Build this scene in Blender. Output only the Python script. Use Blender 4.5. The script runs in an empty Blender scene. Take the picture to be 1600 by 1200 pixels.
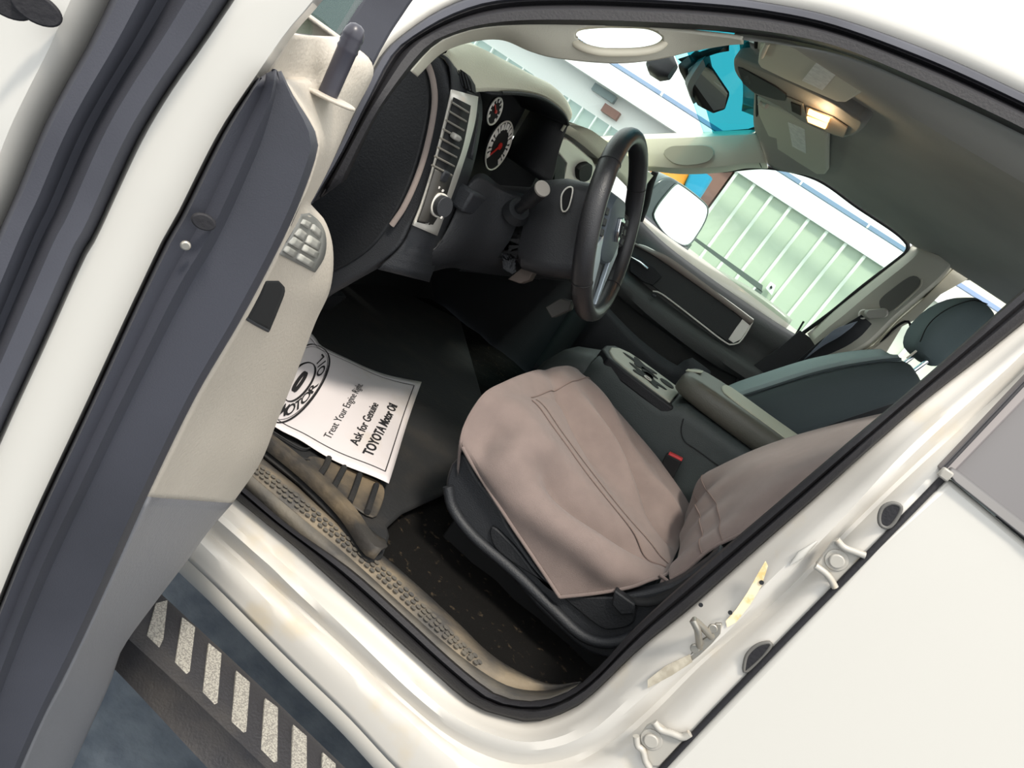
import bpy, bmesh, math, random
from mathutils import Vector, Matrix
random.seed(4)
S = bpy.context.scene
C = bpy.context.collection
# ------------------------------------------------------------------ camera, world, light
CP = Vector((-0.810, 1.820, 1.270)); FPX = 1089.1
_a, _b, _c = -1.354899, -0.289130, 0.604759
_d = Vector((math.cos(_b)*math.cos(_a), math.cos(_b)*math.sin(_a), math.sin(_b)))
_r0 = _d.cross(Vector((0, 0, 1))).normalized(); _u0 = _r0.cross(_d)
_r = math.cos(_c)*_r0 + math.sin(_c)*_u0; _u = -math.sin(_c)*_r0 + math.cos(_c)*_u0
cam = bpy.data.objects.new('camera', bpy.data.cameras.new('camera')); C.objects.link(cam)
cam.data.sensor_width = 36; cam.data.lens = 36*FPX/1600; cam.data.clip_start = 0.01; cam.data.clip_end = 200
M = Matrix((( _r.x, _u.x, -_d.x), (_r.y, _u.y, -_d.y), (_r.z, _u.z, -_d.z))).to_4x4(); M.translation = CP
cam.matrix_world = M; S.camera = cam
S.view_settings.view_transform = 'Standard'; S.view_settings.look = 'None'
S.view_settings.exposure = 0.55; S.view_settings.gamma = 1; S.view_settings.use_curve_mapping = False
W = bpy.data.worlds.new('world'); S.world = W; W.use_nodes = True
bg = W.node_tree.nodes['Background']; bg.inputs[0].default_value = (0.97, 0.99, 1.0, 1); bg.inputs[1].default_value = 1.5
sun = bpy.data.objects.new('sun', bpy.data.lights.new('sun', 'SUN')); C.objects.link(sun)
sun.data.energy = 2.6; sun.data.angle = math.radians(9); sun.data.color = (1.0, 0.93, 0.82)
sun.rotation_euler = Vector((-0.12, 0.46, 0.9)).to_track_quat('Z', 'Y').to_euler()

# ------------------------------------------------------------------ pixel rays -> points on real planes
def ray(x, y): return (_d*FPX + _r*(x-800) + _u*(600-y)).normalized()
def hit(x, y, n, k):
    v = ray(x, y); n = Vector(n); return CP + v*((k - n.dot(CP))/n.dot(v))
def Y(v, *P): return [hit(x, y, (0, 1, 0), v) for x, y in P]
def X(v, *P): return [hit(x, y, (1, 0, 0), v) for x, y in P]
def Z(v, *P): return [hit(x, y, (0, 0, 1), v) for x, y in P]
def N(off, *P):                                  # body side: upright below the belt, leaning in above it
    out = []
    for x, y in P:
        p = hit(x, y, (0, 1, 0), .92+off)
        if p.z > 1.2: p = hit(x, y, (0, 1, .6), .92+off+.6*1.2)
        out.append(p)
    return out
def F(off, *P):                                  # passenger side body, same lean mirrored
    out = []
    for x, y in P:
        p = hit(x, y, (0, 1, 0), -.76-off)
        if p.z > 1.28: p = hit(x, y, (0, 1, -.32), -.76-off-.32*1.28)
        out.append(p)
    return out
T0 = Vector((-.52, 1.475, 0)); EU = Vector((.763, -.646, 0)).normalized(); ES = Vector((-.646, -.763, 0)).normalized()
def D(c, *P): return [hit(x, y, EU, c + EU.dot(T0)) for x, y in P]     # planes across the open front door
def DP(u, s, z): return T0 + EU*u + ES*s + Vector((0, 0, z))

# ------------------------------------------------------------------ materials
def lin(c): return tuple(((v/255)/12.92 if v <= 10 else ((v/255+.055)/1.055)**2.4) for v in c) + (1,)
def mat(name, rgb, rough=.6, metal=0, bump=0, bscale=200, var=0, vscale=6, emit=0, col2=None, coat=0, spec=.5, thr=(.35, .65), sheen=0):
    m = bpy.data.materials.new(name); m.use_nodes = True; nt = m.node_tree; b = nt.nodes['Principled BSDF']
    b.inputs['Base Color'].default_value = lin(rgb); b.inputs['Roughness'].default_value = rough
    b.inputs['Metallic'].default_value = metal; b.inputs['Coat Weight'].default_value = coat
    b.inputs['Specular IOR Level'].default_value = spec; b.inputs['Sheen Weight'].default_value = sheen
    tc = nt.nodes.new('ShaderNodeTexCoord')
    if col2 or var:
        n = nt.nodes.new('ShaderNodeTexNoise'); n.inputs['Scale'].default_value = vscale; n.inputs['Detail'].default_value = 8
        nt.links.new(tc.outputs['Object'], n.inputs['Vector'])
        r = nt.nodes.new('ShaderNodeValToRGB'); r.color_ramp.elements[0].position = thr[0]; r.color_ramp.elements[1].position = thr[1]
        c2 = col2 or tuple(max(0, v*(1-var)) for v in rgb)
        r.color_ramp.elements[0].color = lin(rgb); r.color_ramp.elements[1].color = lin(c2)
        nt.links.new(n.outputs['Fac'], r.inputs[0]); nt.links.new(r.outputs[0], b.inputs['Base Color'])
    if bump:
        n2 = nt.nodes.new('ShaderNodeTexNoise'); n2.inputs['Scale'].default_value = bscale; n2.inputs['Detail'].default_value = 4
        nt.links.new(tc.outputs['Object'], n2.inputs['Vector'])
        bp = nt.nodes.new('ShaderNodeBump'); bp.inputs['Strength'].default_value = bump; bp.inputs['Distance'].default_value = .003
        nt.links.new(n2.outputs['Fac'], bp.inputs['Height']); nt.links.new(bp.outputs[0], b.inputs['Normal'])
    if emit:
        b.inputs['Emission Color'].default_value = lin(rgb); b.inputs['Emission Strength'].default_value = emit
    return m
PAINT = mat('white_paint', (192, 189, 182), .25, coat=.5, bump=.03, bscale=6)
PAINTD = mat('white_paint_dusty', (194, 190, 183), .4, coat=.2, col2=(196, 180, 150), vscale=9, thr=(.58, .82))
RUB = mat('black_rubber', (34, 33, 36), .62, bump=.25, bscale=250, spec=.3)
RUBG = mat('dusty_rubber', (70, 71, 79), .75, bump=.08, bscale=900, col2=(48, 49, 57), vscale=5)
PLD = mat('dusty_dark_plastic', (54, 55, 63), .6, bump=.1, bscale=900, col2=(42, 43, 50), vscale=5)
PLB = mat('beige_plastic', (180, 171, 158), .5, bump=.25, bscale=350, col2=(168, 159, 146), vscale=4)
PLG = mat('grey_plastic', (112, 112, 115), .5, bump=.25, bscale=350)
TRIM = mat('pillar_trim_plastic', (205, 201, 184), .6, bump=.2, bscale=400)
HEAD = mat('headliner_cloth', (168, 168, 160), .95, bump=.2, bscale=900, var=.08, vscale=3)
DASH = mat('dash_plastic', (38, 40, 44), .6, bump=.4, bscale=450)
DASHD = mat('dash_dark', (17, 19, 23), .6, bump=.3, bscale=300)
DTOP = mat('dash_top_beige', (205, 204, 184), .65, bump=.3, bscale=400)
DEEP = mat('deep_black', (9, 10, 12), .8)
SILV = mat('silver_trim', (226, 222, 212), .35, metal=.2)
CHROME = mat('chrome', (225, 228, 232), .12, metal=1)
METAL = mat('bare_steel', (165, 160, 150), .38, metal=.8, col2=(140, 118, 90), vscale=60, thr=(.6, .75))
PAINTM = mat('painted_steel', (160, 156, 148), .35, coat=.3, col2=(176, 154, 120), vscale=40, thr=(.6, .8))
LEATH = mat('wheel_leather', (36, 36, 38), .36, bump=.25, bscale=500)
CARPET = mat('black_carpet', (22, 21, 20), .98, bump=1, bscale=700, col2=(88, 76, 60), vscale=70, thr=(.62, .8), spec=.1)
MAT = mat('rubber_mat_dusty', (52, 49, 46), .7, bump=.4, bscale=120, col2=(112, 98, 78), vscale=11, thr=(.42, .72))
MATD = mat('rubber_mat_dark', (27, 27, 28), .75, bump=.4, bscale=120, col2=(46, 42, 38), vscale=10, thr=(.5, .8))
SILL = mat('sill_plate_dusty', (122, 110, 92), .75, bump=.4, bscale=160, col2=(72, 69, 66), vscale=12, thr=(.4, .62))
SILLB = mat('sill_plate_dark', (68, 66, 64), .7, bump=.3, bscale=160, col2=(98, 92, 82), vscale=14)
COVER = mat('taupe_canvas', (118, 104, 99), .9, bump=.35, bscale=900, sheen=.15, var=.05, vscale=30)
THREAD = mat('seam_thread', (118, 102, 96), .95, bump=.5, bscale=700)
SEATF = mat('seat_fabric_dark', (62, 72, 74), .9, bump=.4, bscale=800)
SEATL = mat('seat_fabric_grey', (140, 156, 156), .9, bump=.4, bscale=800)
SEATP = mat('seat_plastic', (30, 32, 36), .55, bump=.35, bscale=400)
CONS = mat('console_plastic', (58, 65, 64), .55, bump=.35, bscale=400)
CONST = mat('console_top_grey', (168, 168, 154), .45, bump=.2, bscale=400)
VINYL = mat('armrest_vinyl', (84, 84, 76), .5, bump=.25, bscale=350)
VINYL2 = mat('armrest_pad', (176, 178, 160), .6, bump=.3, bscale=350)
PAPER = mat('dirty_paper', (205, 198, 198), .85, col2=(186, 172, 148), vscale=5, thr=(.5, .75), bump=.1, bscale=30)
INK = mat('black_ink', (22, 20, 22), .9)
LABELM = mat('label_paper', (244, 246, 240), .7, col2=(226, 228, 222), vscale=90)
RED = mat('red_plastic', (200, 60, 62), .45)
WHITEM = mat('white_print', (232, 228, 222), .6)
REDM = mat('red_needle', (190, 36, 32), .5)
MESHM = mat('grip_mesh', (158, 154, 144), .7, bump=.5, bscale=500, col2=(122, 118, 112), vscale=420, thr=(.44, .56))
BOARD = mat('board_plastic', (44, 43, 46), .6, bump=.4, bscale=250, col2=(70, 66, 62), vscale=9, thr=(.5, .8))
ASPH = mat('asphalt', (72, 80, 90), .95, bump=.8, bscale=60, col2=(92, 100, 108), vscale=16)
SIDING = mat('pale_siding', (204, 214, 196), .9)
SIDEG = mat('grey_green_siding', (160, 180, 176), .6)
WHT = mat('white_gutter', (252, 252, 250), .7)
BLUE = mat('blue_steel', (140, 162, 196), .6)
DRAIL = mat('grey_rail', (104, 112, 108), .7)
PINK = mat('rust_panel', (150, 112, 104), .8)
ORG = mat('orange_plastic', (236, 150, 50), .6)
CYAN = mat('cyan_tarp', (40, 160, 205), .6)
BELT = mat('belt_webbing', (24, 26, 30), .8, bump=.3, bscale=600)
LAMPM = mat('lamp_lens', (255, 176, 96), .4, emit=5)
MIRR = mat('mirror_glass', (235, 238, 240), .03, metal=1)
def glass(name, rgb, a):
    m = bpy.data.materials.new(name); m.use_nodes = True; nt = m.node_tree; nt.nodes.clear()
    o = nt.nodes.new('ShaderNodeOutputMaterial'); mx = nt.nodes.new('ShaderNodeMixShader')
    t = nt.nodes.new('ShaderNodeBsdfTransparent'); g = nt.nodes.new('ShaderNodeBsdfGlossy')
    t.inputs[0].default_value = lin(rgb); g.inputs['Roughness'].default_value = .03
    mx.inputs[0].default_value = a
    nt.links.new(t.outputs[0], mx.inputs[1]); nt.links.new(g.outputs[0], mx.inputs[2]); nt.links.new(mx.outputs[0], o.inputs[0])
    return m
GLASS = glass('clear_glass', (236, 246, 240), .04)
TEAL = glass('teal_shade_band', (36, 128, 140), .04)
TEALW = glass('teal_shade_edge', (150, 205, 210), .04)
DGLASS = mat('privacy_glass', (84, 82, 84), .5, spec=.3)

# ------------------------------------------------------------------ mesh helpers
def link(name, bm, m, parent=None, ang=40, solid=0, off=0, bev=0, sub=0, bseg=2):
    bmesh.ops.recalc_face_normals(bm, faces=bm.faces)
    me = bpy.data.meshes.new(name); bm.to_mesh(me); bm.free()
    me.materials.append(m)
    for p in me.polygons: p.use_smooth = True
    me.set_sharp_from_angle(angle=math.radians(ang))
    o = bpy.data.objects.new(name, me); C.objects.link(o)
    if parent:
        o.parent = parent; o.matrix_parent_inverse = parent.matrix_world.inverted() if parent.type != 'EMPTY' else Matrix.Translation(-parent.location)
    if solid:
        md = o.modifiers.new('s', 'SOLIDIFY'); md.thickness = solid; md.offset = off
    if bev:
        md = o.modifiers.new('b', 'BEVEL'); md.width = bev; md.segments = bseg; md.limit_method = 'ANGLE'; md.angle_limit = math.radians(35)
    if sub:
        md = o.modifiers.new('u', 'SUBSURF'); md.levels = sub; md.render_levels = sub
    return o
def thing(name, label, cat, loc, group=None):
    o = bpy.data.objects.new(name, None); C.objects.link(o); o.location = loc; o.empty_display_size = .05
    o['label'] = label; o['category'] = cat
    if group: o['group'] = group
    return o
def tag(o, label, cat, group=None):
    o['label'] = label; o['category'] = cat
    if group: o['group'] = group
    return o
def crom(P, k=8, closed=False):
    n = len(P); out = []
    if n < 3: return list(P)
    for i in range(n if closed else n-1):
        if closed: a, b, c, d = P[(i-1) % n], P[i], P[(i+1) % n], P[(i+2) % n]
        else: b, c = P[i], P[i+1]; a = P[i-1] if i else b*2-c; d = P[i+2] if i+2 < n else c*2-b
        for j in range(k):
            t = j/k; out.append(.5*((2*b)+(c-a)*t+(2*a-5*b+4*c-d)*t*t+(3*b-a-3*c+d)*t**3))
    if not closed: out.append(P[-1].copy())
    return out
def resamp(P, n, smooth=True, closed=False):
    P = [Vector(p) for p in P]
    Q = crom(P, 8, closed) if smooth else list(P)
    if closed: Q = Q + [Q[0].copy()]
    L = [0]
    for i in range(1, len(Q)): L.append(L[-1]+(Q[i]-Q[i-1]).length)
    out = []; j = 0; m = n if closed else n-1
    for i in range(n):
        s = L[-1]*i/m
        while j < len(Q)-2 and L[j+1] < s: j += 1
        d = L[j+1]-L[j]; t = (s-L[j])/d if d > 1e-9 else 0
        out.append(Q[j].lerp(Q[j+1], min(max(t, 0), 1)))
    return out
def grid(rows, closed=False, capends=False):
    bm = bmesh.new(); V = [[bm.verts.new(p) for p in r] for r in rows]
    for i in range(len(V)-1):
        n = len(V[i])
        for j in range(n if closed else n-1):
            try: bm.faces.new((V[i][j], V[i][(j+1) % n], V[i+1][(j+1) % n], V[i+1][j]))
            except ValueError: pass
    if capends:
        bm.faces.new(V[0]); bm.faces.new(V[-1])
    return bm
def sheet(name, rows, m, parent=None, n=40, thick=.004, smooth=True, cross=0, closed=False, **k):
    R_ = [resamp(r, n, smooth, closed) for r in rows]
    if cross and len(R_) > 2:
        cols = [resamp([R_[i][j] for i in range(len(R_))], cross) for j in range(n)]
        R_ = [[cols[j][i] for j in range(n)] for i in range(cross)]
    return link(name, grid(R_, closed), m, parent, solid=thick, **k)
def prism_bm(outline, vec, bm=None):
    bm = bm or bmesh.new(); vec = Vector(vec); a = [bm.verts.new(p) for p in outline]; b = [bm.verts.new(Vector(p)+vec) for p in outline]
    n = len(a); bm.faces.new(a); bm.faces.new(b[::-1])
    for i in range(n): bm.faces.new((a[i], b[i], b[(i+1) % n], a[(i+1) % n]))
    return bm
def prism(name, outline, vec, m, parent=None, bev=.002, rnd=0, **k):
    if rnd: outline = resamp(outline, rnd, True, True)
    return link(name, prism_bm(outline, vec), m, parent, bev=bev, **k)
def box_bm(c, ax, h, bm=None):
    bm = bm or bmesh.new(); c = Vector(c); ax = [Vector(a) for a in ax]
    v = [bm.verts.new(c+ax[0]*h[0]*i+ax[1]*h[1]*j+ax[2]*h[2]*k) for i in (-1, 1) for j in (-1, 1) for k in (-1, 1)]
    for f in ((0, 1, 3, 2), (4, 6, 7, 5), (0, 4, 5, 1), (2, 3, 7, 6), (0, 2, 6, 4), (1, 5, 7, 3)): bm.faces.new([v[i] for i in f])
    return bm
AX = ((1, 0, 0), (0, 1, 0), (0, 0, 1))
def box(name, c, h, m, parent=None, ax=AX, bev=.003, **k): return link(name, box_bm(c, ax, h), m, parent, bev=bev, **k)
def frame_along(P, i):
    t = (P[min(i+1, len(P)-1)]-P[max(i-1, 0)]).normalized(); return t
def tube_bm(P, r, n=10, closed=False, bm=None, flat=None, up=(0, 0, 1)):
    bm = bm or bmesh.new(); P = [Vector(p) for p in P]; m = len(P); rows = []; pn = None
    for i in range(m):
        t = ((P[(i+1) % m]-P[i-1]) if closed else (P[min(i+1, m-1)]-P[max(i-1, 0)])).normalized()
        if pn is None:
            a = Vector(up); 
            if abs(a.dot(t)) > .95: a = Vector((1, 0, 0))
            pn = (a-t*a.dot(t)).normalized()
        else: pn = (pn-t*pn.dot(t)).normalized()
        b = t.cross(pn); rr = r[i] if isinstance(r, (list, tuple)) else r
        r2 = rr*(flat or 1)
        rows.append([bm.verts.new(P[i]+pn*rr*math.cos(2*math.pi*j/n)+b*r2*math.sin(2*math.pi*j/n)) for j in range(n)])
    for i in range(m if closed else m-1):
        A, B = rows[i], rows[(i+1) % m]
        for j in range(n): bm.faces.new((A[j], A[(j+1) % n], B[(j+1) % n], B[j]))
    if not closed: bm.faces.new(rows[0][::-1]); bm.faces.new(rows[-1])
    return bm
def tube(name, P, r, m, parent=None, n=10, closed=False, smooth=0, flat=None, up=(0, 0, 1), **k):
    if smooth: P = resamp(P, smooth, True, closed)
    return link(name, tube_bm(P, r, n, closed, flat=flat, up=up), m, parent, **k)
def rsec(c, u, v, hu, hv, r, n=6):
    c, u, v = Vector(c), Vector(u), Vector(v); out = []; r = min(r, hu*.99, hv*.99)
    for q, (su, sv) in enumerate(((1, 1), (-1, 1), (-1, -1), (1, -1))):
        for j in range(n+1):
            a = math.pi/2*(q+j/n)
            out.append(c+u*(su*(hu-r)+r*math.cos(a))+v*(sv*(hv-r)+r*math.sin(a)))
    return out
def secloft(name, secs, m, parent=None, **k): return link(name, grid(secs, True, True), m, parent, **k)
def disc(name, c, nrm, r, th, m, parent=None, n=28, ratio=1, up=(0, 0, 1), bev=.001):
    c = Vector(c); w = Vector(nrm).normalized(); a = Vector(up); a = (a-w*a.dot(w)).normalized(); b = w.cross(a)
    return prism(name, [c+a*r*math.cos(2*math.pi*i/n)+b*r*ratio*math.sin(2*math.pi*i/n) for i in range(n)], w*th, m, parent, bev=bev)
def text_mesh(body, size, fn, bold=0, align='CENTER', space=1):
    cu = bpy.data.curves.new('t', 'FONT'); cu.body = body; cu.size = size; cu.align_x = align; cu.align_y = 'CENTER'
    cu.offset = bold; cu.space_character = space; cu.resolution_u = 3
    o = bpy.data.objects.new('t', cu); C.objects.link(o); bpy.context.view_layer.update()
    me = bpy.data.meshes.new_from_object(o.evaluated_get(bpy.context.evaluated_depsgraph_get()))
    bpy.data.objects.remove(o); bm = bmesh.new(); bm.from_mesh(me)
    bmesh.ops.triangulate(bm, faces=bm.faces)
    bmesh.ops.subdivide_edges(bm, edges=[e for e in bm.edges if e.calc_length() > size*.35], cuts=1)
    for v in bm.verts: v.co = fn(v.co.x, v.co.y)
    bpy.data.meshes.remove(me)
    return bm
def merge(dst, src):
    me = bpy.data.meshes.new('tmp'); src.to_mesh(me); src.free(); dst.from_mesh(me); bpy.data.meshes.remove(me); return dst

# ================================================================== GROUND
g = link('floor', box_bm((0, 0, -.05), AX, (30, 30, .05)), ASPH); g['kind'] = 'structure'

# ================================================================== TRUCK BODY
truck = thing('pickup_truck', 'white pickup truck cab seen through its open driver doorway', 'truck', (-.5, 0, 0))
# --- painted ring round the door opening, outside the seal
r0 = [(300, 722), (340, 755), (420, 820), (465, 857), (550, 934), (674, 1046), (737, 1099), (790, 1119), (835, 1127), (887, 1110), (925, 1084), (1000, 1012), (1072, 954), (1150, 885), (1250, 797), (1400, 663), (1533, 557), (1600, 503), (1680, 440)]
r05 = [(285, 735), (325, 770), (400, 838), (450, 885), (550, 965), (665, 1068), (725, 1112), (788, 1140), (845, 1146), (905, 1124), (960, 1082), (1030, 1016), (1100, 958), (1180, 890), (1275, 805), (1412, 683), (1545, 573), (1612, 518), (1690, 455)]
r1 = [(270, 745), (315, 785), (380, 845), (440, 902), (545, 990), (650, 1083), (715, 1130), (785, 1158), (850, 1165), (925, 1142), (985, 1100), (1060, 1040), (1130, 985), (1205, 910), (1300, 825), (1425, 702), (1556, 590), (1620, 532), (1698, 468)]
r15 = [(255, 765), (300, 808), (370, 865), (440, 925), (545, 1018), (645, 1108), (710, 1158), (785, 1190), (870, 1190), (950, 1165), (1020, 1110), (1090, 1040), (1170, 975), (1230, 925), (1325, 830), (1440, 722), (1566, 610), (1630, 548), (1705, 480)]
r2 = [(245, 785), (290, 828), (365, 893), (440, 958), (550, 1055), (640, 1130), (711, 1190), (785, 1228), (880, 1228), (970, 1190), (1040, 1140), (1105, 1075), (1190, 995), (1245, 945), (1345, 850), (1455, 740), (1575, 630), (1640, 565), (1715, 495)]
r3 = [(236, 818), (270, 852), (340, 918), (450, 1028), (545, 1120), (620, 1200), (700, 1270), (790, 1330), (900, 1330), (1000, 1240), (1040, 1195), (1100, 1130), (1180, 1047), (1260, 965), (1370, 853), (1480, 740), (1590, 640), (1650, 580), (1725, 510)]
sheet('body_side', [N(-.012, *r0), N(.002, *r05), N(.026, *r1), N(.008, *r15), N(.036, *r2), N(.04, *r3)], PAINTD, truck, n=90, cross=18, thick=.003)
# rocker skin below, tucking under
a = N(.04, *r3[:9]); sheet('rocker_panel', [a, [p+Vector((0, -.02, -.05)) for p in a], [p+Vector((0, -.12, -.10)) for p in a]], PAINT, truck, n=40, thick=.003)
# --- roof rail and front pillar paint above the seal
t0 = [(470, 330), (520, 250), (560, 165), (596, 88), (640, 48), (694, 14), (756, -8), (850, -16), (960, -14), (1100, -6), (1187, 4), (1300, 27), (1450, 80), (1600, 148), (1700, 200)]
t1 = [(455, 318), (503, 238), (540, 150), (574, 65), (622, 22), (685, -12), (752, -34), (850, -42), (960, -40), (1105, -34), (1200, -22), (1320, 0), (1468, 52), (1615, 118), (1715, 170)]
t2 = [(440, 300), (480, 220), (510, 120), (545, 30), (600, -20), (670, -60), (745, -85), (850, -95), (960, -95), (1110, -88), (1215, -75), (1345, -50), (1490, 5), (1635, 70), (1735, 120)]
t3 = [(400, 280), (440, 180), (470, 70), (510, -30), (570, -90), (650, -140), (740, -165), (850, -175), (960, -175), (1120, -168), (1235, -150), (1370, -120), (1515, -60), (1665, 5), (1765, 55)]
def ringp(off, P): return N(off, *P)
ra = ringp(-.005, t0); rb = ringp(.01, t1); rc = [p+Vector((0, -.02, -.004)) for p in ringp(.012, t2)]
rd = []; re = []
for p in ringp(.012, t2):
    f_ = min(max((p.z-1.45)/.12, 0), 1)
    rd.append(p+Vector((.03*(1-f_), -.12*f_-.02, .05*f_))); re.append(p+Vector((.08*(1-f_), -.40*f_-.02, .075*f_)))
sheet('roof_rail', [ra, rb, rc, rd, re], PAINT, truck, n=60, cross=16, thick=.003)
# --- rubber seal all the way round
so = r0 + [(1700, 420), (1900, 300), (1800, 262)] + t0[::-1] + [(440, 420), (400, 530), (340, 640), (280, 700)]
si_low = [(330, 720), (385, 765), (455, 825), (550, 892), (640, 972), (696, 1024), (750, 1069), (790, 1092), (846, 1096), (899, 1076), (945, 1035), (1000, 975), (1100, 885), (1200, 800), (1317, 700), (1450, 587), (1600, 453), (1700, 365)]
si_top = [(540, 280), (580, 195), (615, 140), (672, 74), (709, 53), (756, 41), (819, 37), (912, 38), (1006, 41), (1150, 50), (1300, 76), (1450, 138), (1600, 209), (1700, 265)]
def ring(lists, rows_off, name, m, n):
    rows = [resamp(N(o, *L), n, True) for L, o in zip(lists, rows_off)]
    return link(name, grid(rows), m, truck, solid=.004)
# lower run (sill, corner, B pillar)
mid = lambda A, B, t: [tuple(x*(1-t)+y*t for x, y in zip(p, q)) for p, q in zip(A, B)]
def px_resamp(P, n): return [(v.x, v.y) for v in resamp([Vector((x, y, 0)) for x, y in P], n, True)]
lo, li = px_resamp(r0, 60), px_resamp(si_low, 60)
seal = link('door_seal', grid([N(-.012, *lo), N(.006, *mid(lo, li, .15)), N(.012, *mid(lo, li, .4)), N(-.004, *mid(lo, li, .55)), N(.006, *mid(lo, li, .7)), N(0, *mid(lo, li, .9)), N(-.03, *li)]), RUB, truck, solid=.003)
to, ti = px_resamp(t0, 60), px_resamp(si_top, 60)
link('door_seal', grid([N(-.004, *to), N(.008, *mid(to, ti, .1)), N(.008, *mid(to, ti, .3)), N(-.004, *mid(to, ti, .42)), N(.012, *mid(to, ti, .6)), N(.008, *mid(to, ti, .85)), N(-.03, *ti)]), RUB, truck, solid=.003)
# grey dusty lip outside the upper seal
link('seal_lip', grid([N(0, *to), N(.014, *mid(to, ti, .06)), N(.014, *mid(to, ti, .2)), N(.006, *mid(to, ti, .27))]), RUBG, truck, solid=.002)
# --- sill plate between seal and carpet
st0 = N(-.03, *[(330, 720), (385, 765), (455, 825), (550, 892), (640, 972), (696, 1024), (750, 1069), (790, 1092), (846, 1096), (899, 1076)])
s1 = [(345, 700), (392, 742), (460, 800), (530, 858), (615, 935), (688, 1000), (745, 1045), (800, 1075), (860, 1080), (905, 1068)]
s2 = [(365, 690), (400, 722), (470, 778), (550, 845), (620, 905), (702, 985), (750, 1030), (800, 1058), (860, 1072), (905, 1066)]
s3 = [(375, 680), (412, 712), (500, 788), (575, 850), (640, 905), (716, 975), (760, 1018), (805, 1048), (860, 1070), (908, 1066)]
sp = thing('sill_plate', 'long dusty scuff plate with honeycomb dimples along the door sill', 'trim', (-.5, .86, .56))
def Zs(v, L): return Z(v, *L)
sheet('outer_strip', [st0, Zs(.575, s1)], SILLB, sp, n=50, thick=.003)
sheet('tread_strip', [Zs(.575, s1), Zs(.578, s2), Zs(.565, s3)], SILL, sp, n=50, thick=.003)
A_, B_ = resamp(Zs(.579, s2), 200), resamp(Zs(.5795, mid(s1, s2, .1)), 200)
bm = bmesh.new()
for i in range(46):
    for k in range(3):
        t = .03+i*.0165+(.008 if k % 2 else 0)
        if t > .72: continue
        p = A_[int(t*199)]; q = B_[int(t*199)]; c = p.lerp(q, .15+.30*k)+Vector((0, 0, .0026))
        prism_bm([c+Vector((.0052*math.cos(a*math.pi/3), .0042*math.sin(a*math.pi/3), 0)) for a in range(6)], (0, 0, .0008), bm)
link('dimple_pattern', bm, SILLB, sp)

# --- carpet floor, firewall, tunnel, shell
link('carpet', grid([[Vector((x, y, .552 + (.004*math.sin(x*40+y*30)))) for y in [(.84-.06*i) for i in range(28)]] for x in [(.35-.06*i) for i in range(30)]]), CARPET, truck, solid=.006)
fw = [Vector((.10, 0, .55)), Vector((.30, 0, .70)), Vector((.42, 0, .95)), Vector((.45, 0, 1.22))]
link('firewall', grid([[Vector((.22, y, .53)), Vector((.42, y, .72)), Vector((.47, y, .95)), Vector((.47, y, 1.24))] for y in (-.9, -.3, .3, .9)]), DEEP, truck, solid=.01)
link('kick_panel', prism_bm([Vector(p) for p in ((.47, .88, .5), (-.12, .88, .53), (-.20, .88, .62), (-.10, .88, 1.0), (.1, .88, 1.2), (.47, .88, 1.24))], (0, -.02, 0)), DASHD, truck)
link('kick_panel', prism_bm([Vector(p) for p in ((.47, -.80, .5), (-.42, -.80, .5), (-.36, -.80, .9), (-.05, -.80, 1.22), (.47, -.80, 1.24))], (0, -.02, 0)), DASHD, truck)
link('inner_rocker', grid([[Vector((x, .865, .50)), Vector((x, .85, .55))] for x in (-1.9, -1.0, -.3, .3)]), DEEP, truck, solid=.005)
# rear bench area and rear wall of the cab
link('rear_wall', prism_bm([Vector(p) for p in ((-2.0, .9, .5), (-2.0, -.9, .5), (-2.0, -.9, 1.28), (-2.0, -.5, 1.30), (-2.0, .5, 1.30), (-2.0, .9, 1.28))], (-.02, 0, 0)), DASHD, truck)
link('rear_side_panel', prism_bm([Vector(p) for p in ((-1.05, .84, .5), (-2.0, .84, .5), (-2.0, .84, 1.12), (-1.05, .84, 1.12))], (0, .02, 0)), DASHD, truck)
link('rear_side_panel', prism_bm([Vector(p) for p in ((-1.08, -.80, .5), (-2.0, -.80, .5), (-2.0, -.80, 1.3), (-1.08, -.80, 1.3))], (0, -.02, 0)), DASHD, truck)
# --- headliner
hd = [(1131, 62), (1300, 80), (1450, 134), (1600, 203), (1700, 256), (1820, 322)]
near = N(-.035, *hd)
near += [Vector((-1.6, near[-1].y, near[-1].z)), Vector((-2.0, near[-1].y, near[-1].z-.02))]
farpx = [(1181, 203), (1200, 262), (1275, 278), (1340, 322), (1400, 362), (1425, 388), (1440, 392)]
far = F(-.04, *farpx); far += [Vector((-1.35, far[-1].y, far[-1].z)), Vector((-2.0, far[-1].y, far[-1].z-.02))]
nr, fr = resamp(near, 40), resamp(far, 40)
rows = [nr]
for t, z in ((.06, 1.625), (.18, 1.668), (.32, 1.69), (.5, 1.70), (.68, 1.70), (.84, 1.69), (.94, 1.685)):
    rows.append([Vector((a.x*(1-t)+b.x*t+.03*math.sin(math.pi*t)*(1 if i < 4 else 0), a.y*(1-t)+b.y*t, z-.012*max(0, (i-30)/10))) for i, (a, b) in enumerate(zip(nr, fr))])
rows.append(fr)
link('headliner', grid(rows), HEAD, truck, solid=.006, sub=1)
# roof skin above
link('roof_panel', grid([[Vector((x, y, 1.735-.012*(y/.4)**4-(.03 if x > -.45 else 0))) for y in [-.42+.07*i for i in range(13)]] for x in (-.42, -.6, -1.2, -2.02)]), PAINT, truck, solid=.004)
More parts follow.
